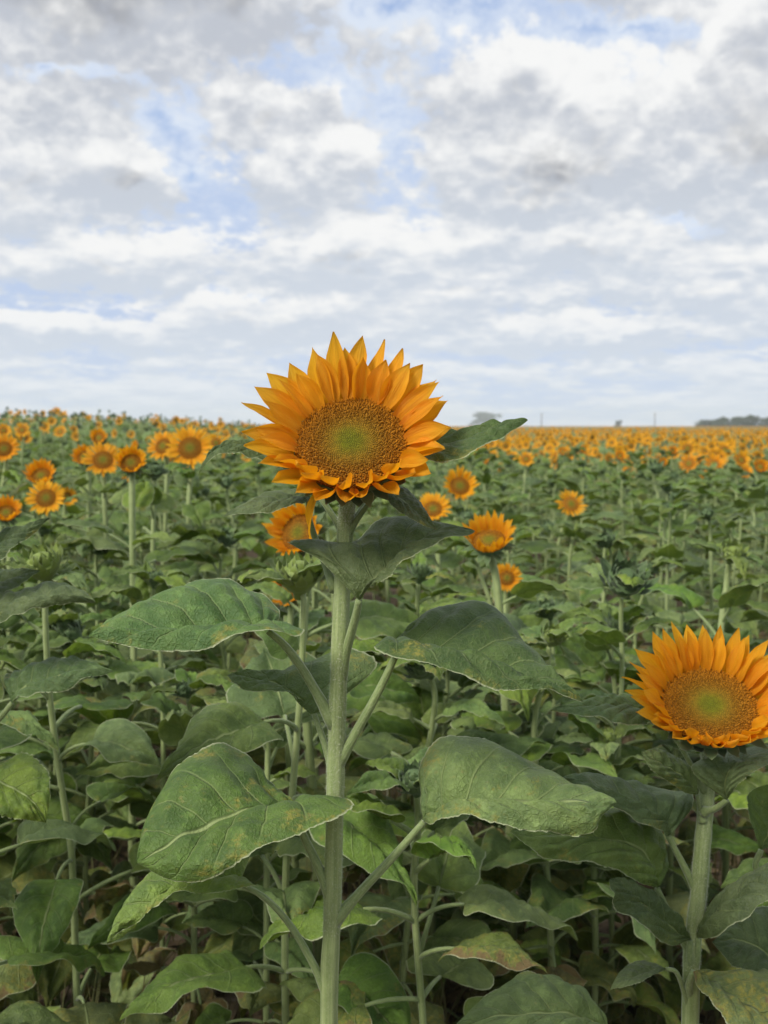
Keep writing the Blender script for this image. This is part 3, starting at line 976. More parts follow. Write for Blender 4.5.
traced_stem(second, [(708, 775, 0.03), (705, 815, 0.01), (702, 850), (698, 900), (692, 950), (690, 1024)], YB, 0.0098, 0.0112, 6000, top=bc - nrm2 * 0.040)
E(second, [(668, 836, 0), ((664, 826, 0), (692, 808, .03), (662, 832, -.02)), ((652, 815, -.01), (688, 796, .06), (648, 826, -.04)), ((632, 803, -.02), (655, 785, .08), (628, 814, -.05)), ((608, 792, -.03), (620, 781, .07), (604, 801, -.05)), ((585, 784, -.035), (590, 779, .04), (582, 791, -.045)), (562, 778, -.035)], YB,
  [(699, 898, 0), (687, 872, 0), (668, 836, 0)], M_LEAF_NEAR, 21)
E(second, [(657, 888, 0), ((652, 868, 0), (668, 858, .05), (642, 883, -.03)), ((640, 850, 0), (662, 832, .07), (618, 872, -.04)), ((615, 840, 0), (635, 815, .08), (590, 864, -.05)), ((580, 836, -.01), (600, 808, .07), (560, 861, -.05)), ((545, 835, -.02), (560, 815, .04), (535, 850, -.05)), (510, 832, -.02)], YB,
  [(692, 955, 0), (676, 928, 0), (657, 888, 0)], M_LEAF_NEAR, 22, wav=.005)
E(second, [(690, 940, -.01), ((675, 932, -.03), (680, 922, 0), (668, 946, -.06)), ((655, 915, -.05), (660, 905, -.01), (645, 930, -.09)), ((635, 898, -.06), (640, 890, -.02), (622, 910, -.09)), ((620, 887, -.07), (622, 884, -.04), (612, 895, -.085)), (609, 880, -.075)], YB,
  [(692, 975, 0), (690, 958, -.008), (690, 940, -.01)], M_LEAF_NEAR, 23)
E(second, [(698, 938, -.01), ((715, 922, -.03), (712, 908, .01), (712, 936, -.06)), ((745, 900, -.05), (740, 884, 0), (745, 915, -.09)), ((775, 880, -.06), (772, 868, -.01), (775, 900, -.09)), ((800, 868, -.07), (800, 862, -.03), (802, 880, -.09)), (830, 860, -.07)], YB,
  [(692, 975, 0), (697, 958, -.008), (698, 938, -.01)], M_LEAF_NEAR, 24)
E(second, [(800, 985, .05), ((780, 965, .06), (800, 930, .1), (790, 985, 0)), ((755, 945, .06), (770, 908, .12), (760, 975, 0)), ((735, 940, .06), (740, 915, .1), (738, 968, .01)), (712, 942, .05)], YB,
  [(691, 1030, 0), (740, 1025, .04), (800, 985, .05)], M_LEAF_NEAR, 25)
E(second, [(693, 972, -.03), ((712, 985, -.05), (735, 973, 0), (704, 995, -.08)), ((745, 1005, -.08), (775, 975, 0), (725, 1022, -.12)), ((785, 1030, -.1), (810, 990, -.02), (765, 1050, -.14)), (840, 1060, -.12)], YB,
  [(690, 1000, 0), (689, 985, -.015), (693, 972, -.03)], M_LEAF_YEL, 26)
E(second, [(666, 969, -.02), ((655, 970, -.03), (650, 962, 0), (655, 975, -.05)), ((640, 975, -.04), (635, 961, -.01), (640, 982, -.07)), ((624, 982, -.05), (621, 971, -.02), (622, 987, -.06)), (610, 990, -.05)], YB,
  [(690, 1015, 0), (683, 988, -.01), (676, 972, -.02), (666, 969, -.02)], M_LEAF_NEAR, 27, pet_r=.003, wav=.002)
E(second, [(697, 795, 0), ((688, 782, -.02), (690, 768, .01), (684, 792, -.03)), ((672, 770, -.04), (675, 756, 0), (668, 781, -.05)), ((655, 760, -.05), (658, 749, -.02), (651, 770, -.06)), (641, 752, -.05)], YB,
  [(703, 822, 0), (700, 808, 0), (697, 795, 0)], M_LEAF_NEAR, 28, pet_r=.003, wav=.002)
E(second, [(727, 800, -.03), ((725, 785, -.04), (700, 780, -.02), (738, 785, -.06)), ((730, 770, -.05), (692, 765, 0), (755, 770, -.07)), ((745, 760, -.04), (715, 755, .02), (768, 765, -.06)), ((765, 752, -.03), (750, 748, .02), (780, 757, -.04)), (790, 745, -.02)], YB,
  [(704, 812, 0), (716, 808, -.02), (727, 800, -.03)], M_LEAF_NEAR, 29, pet_r=.004, wav=.002)
E(second, [(655, 712, .03), ((640, 709, .03), (645, 698, .06), (645, 725, 0)), ((615, 706, .02), (618, 696, .06), (618, 722, -.03)), ((588, 709, .01), (590, 701, .04), (590, 717, -.02)), (550, 711, 0)], YB,
  [(706, 795, .02), (680, 745, .04), (655, 712, .03)], M_LEAF_NEAR, 31, pet_r=.003, wav=.002)
E(second, [(610, 1040, 0), ((590, 1020, 0), (595, 1005, .04), (600, 1050, -.05)), ((560, 1012, -.01), (570, 982, .07), (570, 1055, -.07)), ((525, 1015, -.02), (535, 977, .07), (530, 1055, -.08)), ((490, 1020, -.03), (495, 988, .04), (490, 1045, -.07)), (452, 1030, -.04)], YB,
  [(690, 1090, 0), (650, 1060, 0), (610, 1040, 0)], M_LEAF_SPOT, 32)
# --- plant just outside the right edge: one leaf reaches in
YR = 1.42
right_edge = thing('sunflower', 'plant at the right picture edge showing only a dark leaf beside the lower right bloom', 'sunflower', base_at(830, YR))
traced_stem(right_edge, [(812, 760), (818, 850), (824, 950), (830, 1030)], YR, 0.009, 0.011, 0)
E(right_edge, [(761, 850, 0), ((768, 835, 0), (752, 828, -.02), (785, 840, .02)), ((775, 815, 0), (747, 806, -.03), (800, 815, .03)), ((782, 797, 0), (758, 787, -.02), (800, 795, .03)), (795, 778, 0)], YR,
  [(822, 930, 0), (775, 885, 0), (756, 868, 0), (761, 850, 0)], M_LEAF_NEAR, 30)
# --- plant just outside the left edge: its leaves reach into the picture
YL = 1.5
left_edge = thing('sunflower', 'plant at the left picture edge showing only its broad drooping leaves', 'sunflower', base_at(-60, YL))
traced_stem(left_edge, [(-42, 520), (-48, 640), (-54, 760), (-60, 900), (-64, 1030)], YL, 0.009, 0.013, 0)
E(left_edge, [(12, 703, 0), ((22, 690, 0), (5, 680, .04), (20, 699, -.03)), ((42, 681, -.01), (18, 667, .06), (42, 693, -.05)), ((65, 675, -.02), (50, 661, .06), (66, 689, -.05)), ((90, 672, -.02), (80, 662, .03), (90, 678, -.04)), (113, 671, -.02)], YL,
  [(-54, 770, 0), (-25, 742, 0), (0, 718, 0), (12, 703, 0)], M_LEAF_NEAR, 41)
E(left_edge, [(-25, 628, 0), ((-5, 612, 0), (-10, 600, .05), (-5, 628, -.03)), ((20, 603, -.01), (20, 594, .07), (15, 615, -.05)), ((45, 599, -.02), (48, 585, .06), (45, 607, -.04)), ((70, 600, -.02), (72, 588, .03), (70, 604, -.03)), (96, 603, -.01)], YL,
  [(-48, 680, 0), (-36, 650, 0), (-25, 628, 0)], M_LEAF_NEAR, 42)
E(left_edge, [(-30, 775, 0), ((-10, 780, -.02), (0, 762, .03), (-20, 800, -.05)), ((10, 787, -.03), (25, 754, .02), (-5, 815, -.06)), ((28, 797, -.04), (45, 766, 0), (20, 819, -.06)), ((38, 808, -.045), (51, 790, -.03), (34, 821, -.055)), (46, 823, -.05)], YL,
  [(-57, 830, 0), (-45, 798, 0), (-30, 775, 0)], M_LEAF_LITE, 43)
E(left_edge, [(-40, 575, 0), ((-20, 558, 0), (-25, 545, .04), (-15, 568, -.03)), ((5, 545, 0), (0, 532, .04), (8, 552, -.03)), ((28, 532, 0), (25, 527, .02), (30, 537, -.01)), (50, 518, 0)], YL,
  [(-46, 620, 0), (-43, 595, 0), (-40, 575, 0)], M_LEAF_NEAR, 44, wav=.002)
E(left_edge, [(-35, 605, .06), ((-10, 588, .07), (-15, 575, .1), (-5, 597, .03)), ((15, 578, .07), (12, 569, .1), (18, 586, .04)), (40, 571, .06)], YL,
  [(-46, 650, 0), (-42, 625, .04), (-35, 605, .06)], M_LEAF_NEAR, 45, wav=.002)

# ------------------------------------------------------------------ plants grown by rule
def crown_off(root, px, py, Y, seed):
    """bud and top leaves for the plants that stand just outside the picture"""
    r = np.random.default_rng(seed)
    p = P(px, py, Y) - np.array(root.location)
    h = obj('flower_bud', HEADS['near', 'bud', 2][0], root)
    h.matrix_local = face_matrix(p + np.array((0, 0, .035)), r.uniform(-.4, .4), math.radians(60))
    for q in range(7):
        L = LEAVES['near', 'top' if q < 4 else 'mid']
        obj('leaf', L[int(r.integers(len(L)))], root, tuple(p - np.array((0, 0, .05 * q))), (0, r.uniform(-.1, .3), (PI if px < 384 else 0) + r.uniform(-1.1, 1.1)), .85)
crown_off(left_edge, -42, 520, YL, 1)
crown_off(right_edge, 812, 760, YR, 2)
N_IND = [6]
def grow(label, group, kind, head, size, az, tilt, lod, nleaf, stem_r, seed, stem_px=None, leaf_scale=1.0, lo=0.16, name='sunflower', base=None, skip_top=0.97, head_i=None):
    """one plant with its stem, its leaves and its head or bud; head = world position of the flower"""
    r = np.random.default_rng(seed)
    hx, hy, hz = head
    if base is None: base = (hx + r.normal(0, .03), hy + r.uniform(-.02, .04))
    gz = float(ground_z(base[0], base[1]))
    root = thing(name, label, 'sunflower', (base[0], base[1], gz), group)
    N_IND[0] += 1
    o = np.array((base[0], base[1], gz))
    hp = np.array(head) - o
    n = np.array((math.sin(az) * math.cos(tilt), -math.cos(az) * math.cos(tilt), math.sin(tilt)))
    sc = size / 0.16 if kind == 'bloom' else size / 0.085
    neck = hp - n * 0.035 * sc
    H = hp[2]
    if stem_px is not None:
        pts = [np.array((0, 0, -0.02))] + [P(a, b, hy) - o for a, b in stem_px[::-1]] + [neck]
        bottom = pts[1].copy(); bottom[2] = max(0.0, bottom[2] * 0.4); bottom[:2] = bottom[:2] * 0.6
        pts.insert(1, bottom)
    else:
        j = r.normal(0, .016, (2, 2))
        a1 = neck * 0.4; a2 = neck * 0.78; a2[2] = neck[2] * 0.8
        a1[:2] += j[0]; a2[:2] += j[1]; 
        a3 = neck.copy(); a3[2] -= 0.06; a3[:2] -= n[:2] * 0.012
        pts = [np.array((0, 0, -0.02)), a1, a2, a3, neck]
    ns = 22 if lod == 'near' else 9
    path = cr(pts, ns)
    rr = np.linspace(stem_r, stem_r * 0.72, ns)
    obj('stem', MB().tube(path, rr, 10 if lod == 'near' else 6, 0, 0.03 if lod == 'near' else 0).mesh('stem', M_STEM), root)
    a0 = r.uniform(0, 6.28)
    for i in range(nleaf):
        f = lo + (skip_top - lo) * max(0.0, (i + r.uniform(-.2, .2)) / max(1, nleaf - 1)) ** (1.05 if nleaf > 24 else 0.88)
        f = min(max(f, lo), skip_top)
        k = int(np.argmin(np.abs(path[:, 2] - f * neck[2])))
        kd = 'top' if f > 0.82 else ('mid' if f > 0.44 else 'low')
        L = LEAVES[lod, kd]
        lf = obj('leaf', L[int(r.integers(len(L)))], root, tuple(path[k]), (r.normal(0, .16), r.normal(0, .2), a0 + i * 2.399963 + r.normal(0, .25)), float(r.uniform(.78, 1.12) * leaf_scale))
    hi = int(r.integers(4)) if head_i is None else head_i
    M = face_matrix(hp, az, tilt, r.uniform(-.3, .3)) @ Matrix.Scale(sc, 4)
    if kind == 'bloom':
        a, b, c = HEADS[lod, 'bloom', hi]
        h = obj('flower_head', a, root); h.matrix_local = M
        obj('petals', b, h); obj('disk', c, h)
    else:
        h = obj('flower_bud', HEADS[lod, 'bud', hi][0], root); h.matrix_local = M
        for q in range(4):
            L = LEAVES[lod, 'top']
            lf = obj('leaf', L[int(r.integers(len(L)))], root, tuple(neck), (r.normal(0, .15), r.uniform(-.1, .45), a0 + q * 1.6 + r.normal(0, .2)), float(r.uniform(.6, .85) * leaf_scale))
    return root
D = math.radians
# px, py, Y, kind, size, az, tilt, label
NAMED = [
    (131, 463, 3.2, 'bloom', .120, 6, 30, 'half-open sunflower on a tall bare stem left of the tallest bloom', [(132, 500), (133, 580), (134, 680), (133, 780), (132, 850)], .0125),
    (155, 470, 3.5, 'bud', .085, 20, 60, 'budding sunflower whose stem stands just right of the tall bare stem', [(153, 540), (152, 640), (150, 760)], .010),
    (190, 448, 4.6, 'bloom', .152, 0, 22, 'round fully open sunflower, largest of the far flowers at the left', None, .013),
    (163, 446, 5.3, 'bloom', .125, -20, 25, 'sunflower half hidden behind the left edge of the largest far bloom', None, .012),
    (84, 457, 4.8, 'bloom', .130, -15, 30, 'leftmost sunflower of the cluster around the tall bare stem', None, .012),
    (103, 460, 4.4, 'bloom', .125, 10, 32, 'sunflower squeezed between the half-open bloom and its left neighbour', None, .012),
    (99, 438, 6.2, 'bloom', .135, 0, 25, 'sunflower peeping over the top of the left cluster of blooms', None, .012),
    (41, 476, 4.2, 'bloom', .155, 0, 40, 'upper sunflower of the stacked pair near the left edge', None, .012),
    (46, 498, 4.0, 'bloom', .110, 5, 25, 'lower, smaller sunflower of the stacked pair near the left edge', None, .011),
    (67, 497, 4.7, 'bloom', .085, 40, 20, 'small turned-away sunflower just right of the stacked pair', None, .010),
    (6, 513, 3.6, 'bloom', .135, 12, 45, 'sunflower cut by the left edge, below the stacked pair', None, .012),
    (4, 449, 5.0, 'bloom', .135, 10, 25, 'sunflower cut by the left edge, just under the horizon', None, .012),
    (22, 430, 7.5, 'bloom', .09, 0, 20, 'small dark-centred sunflower near the left edge just under the horizon', None, .010),
    (216, 443, 7.0, 'bloom', .105, 20, 20, 'small sunflower right of the largest far bloom', None, .010),
    (42, 563, 2.05, 'bud', .100, -20, 65, 'budding plant with a slender pale stem near the left edge', [(45, 612), (50, 700), (62, 790), (72, 860), (77, 1000)], .0075),
    (299, 573, 1.85, 'bud', .105, 0, 75, 'light green spiky bud standing just left of the tallest flower\'s stem', [(304, 600), (303, 640), (300, 700), (292, 800), (285, 900)], .0070),
    (299, 533, 2.4, 'bloom', .175, -28, 20, 'sunflower half hidden behind the light green bud left of the thick stem', None, .012),
    (287, 592, 2.6, 'bloom', .110, -10, 20, 'low sunflower peeping out from below the light green bud', None, .010),
    (489, 541, 2.6, 'bloom', .165, -14, 55, 'cup-shaped open sunflower right of the tallest flower, at mid distance', [(497, 585), (503, 660), (508, 760), (511, 860), (513, 960)], .0125),
    (507, 578, 3.3, 'bloom', .085, 0, 20, 'small sunflower almost hidden under the cup-shaped bloom', None, .009),
    (433, 509, 4.2, 'bloom', .130, -5, 38, 'lower sunflower of the diagonal pair right of the tallest bloom', None, .012),
    (460, 486, 4.8, 'bloom', .145, 8, 28, 'upper sunflower of the diagonal pair right of the tallest bloom', None, .012),
    (571, 504, 6.0, 'bloom', .135, 12, 28, 'single small sunflower alone in the green middle of the field', None, .011),
    (625, 580, 2.5, 'bud', .105, 0, 50, 'plant with a dark closed bud above the lower right bloom', None, .0065),
    (760, 467, 7.5, 'bloom', .14, 0, 25, 'sunflower at the right edge, lowest of the far orange band', None, .011),
    (741, 460, 8.2, 'bloom', .13, 10, 25, 'sunflower beside the lowest bloom of the far orange band', None, .011),
    (663, 462, 9.0, 'bloom', .10, 0, 20, 'small lone sunflower slightly below the far orange band', None, .010),
    (620, 456, 9.5, 'bloom', .13, 0, 25, 'sunflower at the lower rim of the far orange band', None, .010),
    (526, 459, 7.5, 'bloom', .09, -10, 20, 'small sunflower below the tip of the tallest flower\'s right leaf', None, .010),
    (656, 468, 6.5, 'bud', .10, 0, 40, 'dark round bud in the green field below the far orange band', None, .010),
    (733, 553, 2.9, 'bud', .085, 10, 50, 'dark bud above the lower right bloom, near the right edge', None, .010),
]
named_heads = []
for i, (px, py, Y, kind, size, az, tilt, label, spx, sr) in enumerate(NAMED):
    h = P(px, py, Y)
    near = Y < 5.5
    grow(label, None, kind, h, size, D(az), D(tilt), 'near' if near else 'mid', 16 if near else 13, sr, 500 + i, spx,
         leaf_scale=1.0 if kind == 'bud' else 1.1, skip_top=.90, base=None if spx is None else (h[0] + (spx[-1][0] - px) / F * Y * 1.1, Y), head_i=(0 if kind == 'bloom' and (Y < 3 or px in (131, 41, 6)) else (1 if kind == 'bud' and px in (299, 42) else None)))
    named_heads.append((px, py, Y, size))
# clear view to the two traced heads as well

# ------------------------------------------------------------------ the rest of the field
def canopy(x, y):
    """usual height of the flower above the ground"""
    return 1.20
def bloom_prob(x, y):
    px = 384 + F * x / y
    if px < 300:
        return 0.0 if y < 6.3 else (0.11 if y < 10 else 0.22)
    thr = 12.5 - 4.0 * min(1, max(0, (px - 420) / 340))
    if y < thr: return 0.0
    return 0.4 if y < thr + 2 else 0.8
cands = []
rowd = 0.52
y = 1.72
while y < 300:
    dens = 1.0 if y < 30 else (0.6 if y < 80 else 0.35)
    hw = 0.52 * y + 2.2
    step = (0.225 if y < 3.1 else 0.37) / dens if y < 80 else 1.4
    for x in np.arange(-hw, hw, step):
        xx, yy = x + rng.normal(0, .10), y + rng.normal(0, .14)
        if yy < 1.72: continue
        cands.append((xx, yy))
    y += rowd if y < 30 else (rowd * 1.6 if y < 80 else 3.0)
# keep the sight lines of the named flowers and the traced stems free
existing = [(P(px, py, Y)[0], Y) for (px, py, Y, s) in named_heads] + [((700 - 384) / F * YB, YB), ((-60 - 384) / F * YL, YL), ((830 - 384) / F * YR, YR), (0.0, YH)]
plants = []
for (x, yy) in cands:
    if any((x - a) ** 2 + (yy - b) ** 2 < 0.17 ** 2 for a, b in existing): continue
    h = canopy(x, yy) * rng.normal(1.0, 0.055)
    if yy < 3.2: h *= rng.uniform(0.78, 0.98)
    px0 = 384 + F * x / yy
    bl = rng.random() < bloom_prob(x, yy)
    top = float(ground_z(x, yy)) + h
    # not taller than the photo's skyline allows
    for (nx, ny, nY, ns_) in named_heads:
        if yy < nY and abs(px0 - nx) < F * 0.20 / yy + 12:
            lim = P(nx, ny, yy)[2] - F * ns_ * 0.5 / nY / F * yy - 0.05
            top = min(top, lim)
    if yy < 2.4 and 250 < px0 < 420: top = min(top, P(384, 620, yy)[2])
    if yy < 2.6 and px0 > 560: top = min(top, P(384, 760, yy)[2] + 0.05)
    h = top - float(ground_z(x, yy))
    if h < 0.42: continue
    plants.append((yy, x, h, bl, px0))
plants.sort()
IND, REST = [], []
MAX_IND = 300 - N_IND[0]
for p in plants:
    yy, x, h, bl, px0 = p
    margin = 0.16 * F / yy
    if -margin < px0 < 768 + margin and len(IND) < MAX_IND: IND.append(p)
    else: REST.append(p)
def zone(px0, yy):
    side = 'left of the tallest flower' if px0 < 300 else ('behind the tallest flower' if px0 < 400 else ('right of the tallest flower' if px0 < 590 else 'towards the right edge'))
    dist = 'low and near' if yy < 2.8 else ('in mid-field' if yy < 6 else 'far back')
    return side, dist
MARKS = [
    (131, 463, 'the half-open bloom on the tall bare stem'), (190, 448, 'the largest far bloom'), (41, 476, 'the stacked pair of blooms'), (6, 513, 'the bloom cut by the left edge'),
    (42, 563, 'the slender budding plant'), (299, 574, 'the light green spiky bud'), (489, 541, 'the cup-shaped bloom'), (445, 498, 'the diagonal pair of blooms'),
    (571, 504, 'the lone mid-field bloom'), (625, 581, 'the dark closed bud'), (710, 706, 'the large lower right bloom'), (741, 462, 'the lowest far blooms at the right edge'),
    (346, 640, 'the thick hairy stem'), (482, 420, 'the hazy horizon tree'), (541, 425, 'the left far pole'), (654, 425, 'the right far pole'), (740, 425, 'the dark row of trees'), (216, 443, 'the small bloom beside the largest far bloom'), (99, 437, 'the topmost bloom of the left cluster'), (22, 430, 'the small dark-centred bloom'), (250, 425, 'the left petals of the tallest bloom'), (330, 500, 'the underside of the tallest bloom'), (400, 480, 'the right petals of the tallest bloom'), (84, 457, 'the left cluster of blooms'), (656, 468, 'the dark round bud')]
ORD = ['nearest', 'second', 'third', 'fourth', 'fifth', 'sixth', 'seventh', 'eighth', 'ninth', 'tenth', 'eleventh', 'twelfth', 'thirteenth', 'fourteenth', 'fifteenth', 'sixteenth', 'seventeenth', 'eighteenth', 'nineteenth', 'twentieth']
marked = {}
for (yy, x, h, bl, px0) in IND:
    py0 = to_px(x, yy, float(ground_z(x, yy)) + h)[1]
    d, mk = min((math.hypot(px0 - m[0], (py0 - m[1]) * 1.4), i) for i, m in enumerate(MARKS))
    dx, dy = px0 - MARKS[mk][0], py0 - MARKS[mk][1]
    way = ('right of' if dx > 0 else 'left of') if abs(dx) > abs(dy) else ('below' if dy > 0 else 'above')
    marked.setdefault((mk, way, bl, yy > 6.0), []).append((d, x, yy))
own = {}
for (mk, way, bl, far), L in marked.items():
    for q, (d, x, yy) in enumerate(sorted(L)):
        if q < len(ORD): own[x, yy] = f'{ORD[q]} {"far " if far else ""}{"small blooming" if bl else "green budding"} plant {way} {MARKS[mk][2]}'
for i, (yy, x, h, bl, px0) in enumerate(IND):
    side, dist = zone(px0, yy)
    kind = 'bloom' if bl else 'bud'
    lab = own.get((x, yy)) or f'{"orange blooming" if bl else "green budding"} sunflower {dist} {side}'
    gr = f'{"blooming" if bl else "budding"} sunflowers {dist}, {side}'
    near = yy < 4.2
    az = rng.normal(0, .55) if bl else rng.uniform(-1.5, 1.5)
    grow(lab, gr, kind, (x + rng.normal(0, .03), yy, float(ground_z(x, yy)) + h), rng.uniform(.12, .165) if bl else rng.uniform(.05, .08), az, D(rng.uniform(15, 40)) if bl else D(rng.uniform(35, 80)),
         'near' if near else 'mid', (28 if yy < 3.3 else (22 if near else 17)), rng.uniform(.0062, .009), 2000 + i, base=(x, yy), leaf_scale=rng.uniform(.78, 1.08), lo=0.06, skip_top=0.96)

def fast_mesh(name, V, T, UV, MI, mats):
    me = bpy.data.meshes.new(name)
    me.vertices.add(len(V)); me.vertices.foreach_set('co', V.astype(np.float32).ravel())
    me.loops.add(len(T) * 3); me.loops.foreach_set('vertex_index', T.astype(np.int32).ravel())
    me.polygons.add(len(T))
    me.polygons.foreach_set('loop_start', np.arange(0, len(T) * 3, 3, dtype=np.int32))
    for m in mats: me.materials.append(m)
    me.polygons.foreach_set('material_index', MI.astype(np.int32))
    lay = me.uv_layers.new(name='UVMap')
    lay.data.foreach_set('uv', UV[T.ravel()].astype(np.float32).ravel())
    me.update(calc_edges=True)
    me.polygons.foreach_set('use_smooth', np.ones(len(T), bool))
    return me
def tri_template(mb):
    V = np.concatenate(mb.v); UV = np.concatenate(mb.uv)
    T, MI = [], []
    for f, mi in zip(mb.f, mb.mi):
        for k in range(1, len(f) - 1):
            T.append((f[0], f[k], f[k + 1])); MI.append(mi)
    return V, np.array(T), UV, np.array(MI)
def low_plant(nleaf, nt, seed, top_only):
    r = np.random.default_rng(seed)
    mb = MB()
    mb.tube(np.array([(0, 0, 0), (.01, 0, .5), (0, 0, 1.0)]) * 1.15, np.array((.011, .01, .008)), 4, 0, 0, False)
    for i in range(nleaf):
        f = (0.45 if top_only else 0.15) + (0.95 - (0.45 if top_only else 0.15)) * i / (nleaf - 1)
        s = 1.0 if f < .8 else .75
        g = generic_leaf(.18 * s, .135 * s, .09 * s, .8, r.uniform(-.2, .5) if f > .4 else -.5, r.uniform(.5, 1.3), r.uniform(-.1, .4), 0, r.uniform(-.4, .4), nt, 3, i, 0)
        off = g.v[0].shape[0]; nf = len([m for m in g.mi if m == 1])
        v = g.v[1]; fc = [tuple(q - off for q in fq) for fq in g.f[nf:]]
        M = Matrix.Translation((0, 0, 1.15 * f)) @ Matrix.Rotation(i * 2.4 + r.normal(0, .3), 4, 'Z')
        mb.add(place(v, M), fc, g.uv[1], (1 if f > .4 else 3) if i % 3 else 2)
    return tri_template(mb)
def low_head(bloom, npet, seed):
    r = np.random.default_rng(seed)
    mb = MB()
    if bloom:
        R = .042
        for q in range(npet):
            a = 2 * PI * (q + r.uniform(-.2, .2)) / npet
            L = R * r.uniform(.85, 1.1); w = 2.6 * R / npet * 1.5
            v = np.array([(0, -w * .6, 0), (0, w * .6, 0), (L * .55, w, .0), (L, 0, .004), (L * .55, -w, 0)])
            mb.add(place(v, ring_matrix(a, R * .95, 0, r.uniform(.2, .6))), [(0, 1, 2, 3, 4)], [(.2, 0), (.8, 0), (1, .6), (.5, 1), (0, .6)], 4)
        v, f, uv = disk_bed(R, .004, 2, 8)
        mb.add(v, f, uv, 5)
        mb.add(*receptacle(R, .03, .01, 6)[:2], None, 6)
    else:
        R = .034
        mb.add(*receptacle(R, .03, .008, 6)[:2], None, 6)
        for q in range(8):
            v = np.array([(0, -R * .35, 0), (0, R * .35, 0), (R * 1.1, 0, 0)])
            mb.add(place(v, ring_matrix(q * 2.4, R * (.95 - .05 * q), 0.002 * q, .5 + .1 * q)), [(0, 1, 2)], [(.1, .2), (.9, .2), (.5, 1)], 6)
    return tri_template(mb)
def build_rest():
    A = [low_plant(13, 4, s, False) for s in range(5)]
    Bt = [low_plant(7, 3, 20 + s, True) for s in range(4)]
    HA = [low_head(True, 14, s) for s in range(3)]; HB = [low_head(True, 9, 10 + s) for s in range(3)]
    BA = [low_head(False, 0, s) for s in range(2)]
    Vs, Ts, UVs, MIs = [], [], [], []
    off = 0
    r = np.random.default_rng(99)
    for (yy, x, h, bl, px0) in REST:
        far = yy > 26
        V, T, UV, MI = (Bt if far else A)[int(r.integers(4))]
        a = r.uniform(0, 6.28); c, s = math.cos(a), math.sin(a)
        sc = r.uniform(1.1, 1.4) * (1.15 if far else 1.0)
        W = np.empty_like(V)
        W[:, 0] = (V[:, 0] * c - V[:, 1] * s) * sc + x
        W[:, 1] = (V[:, 0] * s + V[:, 1] * c) * sc + yy
        gz = float(ground_z(x, yy))
        W[:, 2] = V[:, 2] * h / 1.2 + gz
        Vs.append(W); Ts.append(T + off); UVs.append(UV); MIs.append(np.where((MI == 1) & (r.random() < .3), 2, MI)); off += len(V)
        V, T, UV, MI = (HB if far else HA)[int(r.integers(3))] if bl else BA[int(r.integers(2))]
        M = face_matrix((x, yy - .02, gz + h), r.normal(0, .6) if bl else r.uniform(-1, 1), D(r.uniform(0, 45)), r.uniform(0, 6)) @ Matrix.Scale(r.uniform(.72, 1.1) if bl else r.uniform(.55, .85), 4)
        Vs.append(place(V, M)); Ts.append(T + off); UVs.append(UV); MIs.append(MI); off += len(V)
    me = fast_mesh('sunflower_field', np.concatenate(Vs), np.concatenate(Ts), np.concatenate(UVs), np.concatenate(MIs),
                   [M_STEM, M_LEAF, M_LEAF_LITE, M_LEAF_YEL, M_PETAL, M_DISK, M_BRACT])
    o = obj('sunflower_field', me)
    o['kind'] = 'stuff'; o['label'] = 'far mass of sunflowers running to the horizon'; o['category'] = 'sunflowers'
    print('rest', len(REST), 'tris', sum(len(t) for t in Ts))
build_rest()

# ------------------------------------------------------------------ litter and weeds on the soil
def build_litter():
    r = np.random.default_rng(5)
    V, T = [], []
    n = 5200
    for i in range(n):
        yy = 1.9 + 7 * r.random() ** 1.3
        x = r.uniform(-1, 1) * (0.42 * yy + .5)
        gz = float(ground_z(x, yy))
        a = r.uniform(0, 6.28); s = r.uniform(.02, .075)
        c, sn = math.cos(a), math.sin(a)
        pts = [(-s, 0, .005), (0, -s * .5, r.uniform(.005, .03)), (s, 0, r.uniform(.004, .05)), (0, s * .5, r.uniform(.005, .03))]
        k = len(V)
        for (px_, py_, pz_) in pts:
            V.append((x + px_ * c - py_ * sn, yy + px_ * sn + py_ * c, gz + pz_ + .004))
        T += [(k, k + 1, k + 2), (k, k + 2, k + 3)]
    V = np.array(V); T = np.array(T)
    o = obj('leaf_litter', fast_mesh('leaf_litter', V, T, np.zeros((len(V), 2)), np.zeros(len(T)), [M_LITTER]))
    o['kind'] = 'stuff'; o['label'] = 'dry fallen leaves and crumbs strewn over the brown soil'; o['category'] = 'leaf litter'
    V, T = [], []
    for i in range(420):
        yy = 2.1 + 6 * r.random()
        x = r.uniform(-1, 1) * (0.42 * yy + .4)
        gz = float(ground_z(x, yy))
        for b in range(14):
            h = r.uniform(.08, .42); w = r.uniform(.0012, .0032)
            bx, by = x + r.normal(0, .05), yy + r.normal(0, .05)
            lx, ly = r.normal(0, .25, 2) * h
            k = len(V)
            V += [(bx - w, by, gz), (bx + w, by, gz), (bx + lx * .4 + w * .7, by + ly * .4, gz + h * .6), (bx + lx * .4 - w * .7, by + ly * .4, gz + h * .6), (bx + lx, by + ly, gz + h)]
            T += [(k, k + 1, k + 2), (k, k + 2, k + 3), (k + 3, k + 2, k + 4)]
    V = np.array(V); T = np.array(T)
    o = obj('dry_weeds', fast_mesh('dry_weeds', V, T, np.zeros((len(V), 2)), np.zeros(len(T)), [M_WEED]))
    o['kind'] = 'stuff'; o['label'] = 'thin dry weed stalks standing between the plants'; o['category'] = 'weeds'
build_litter()

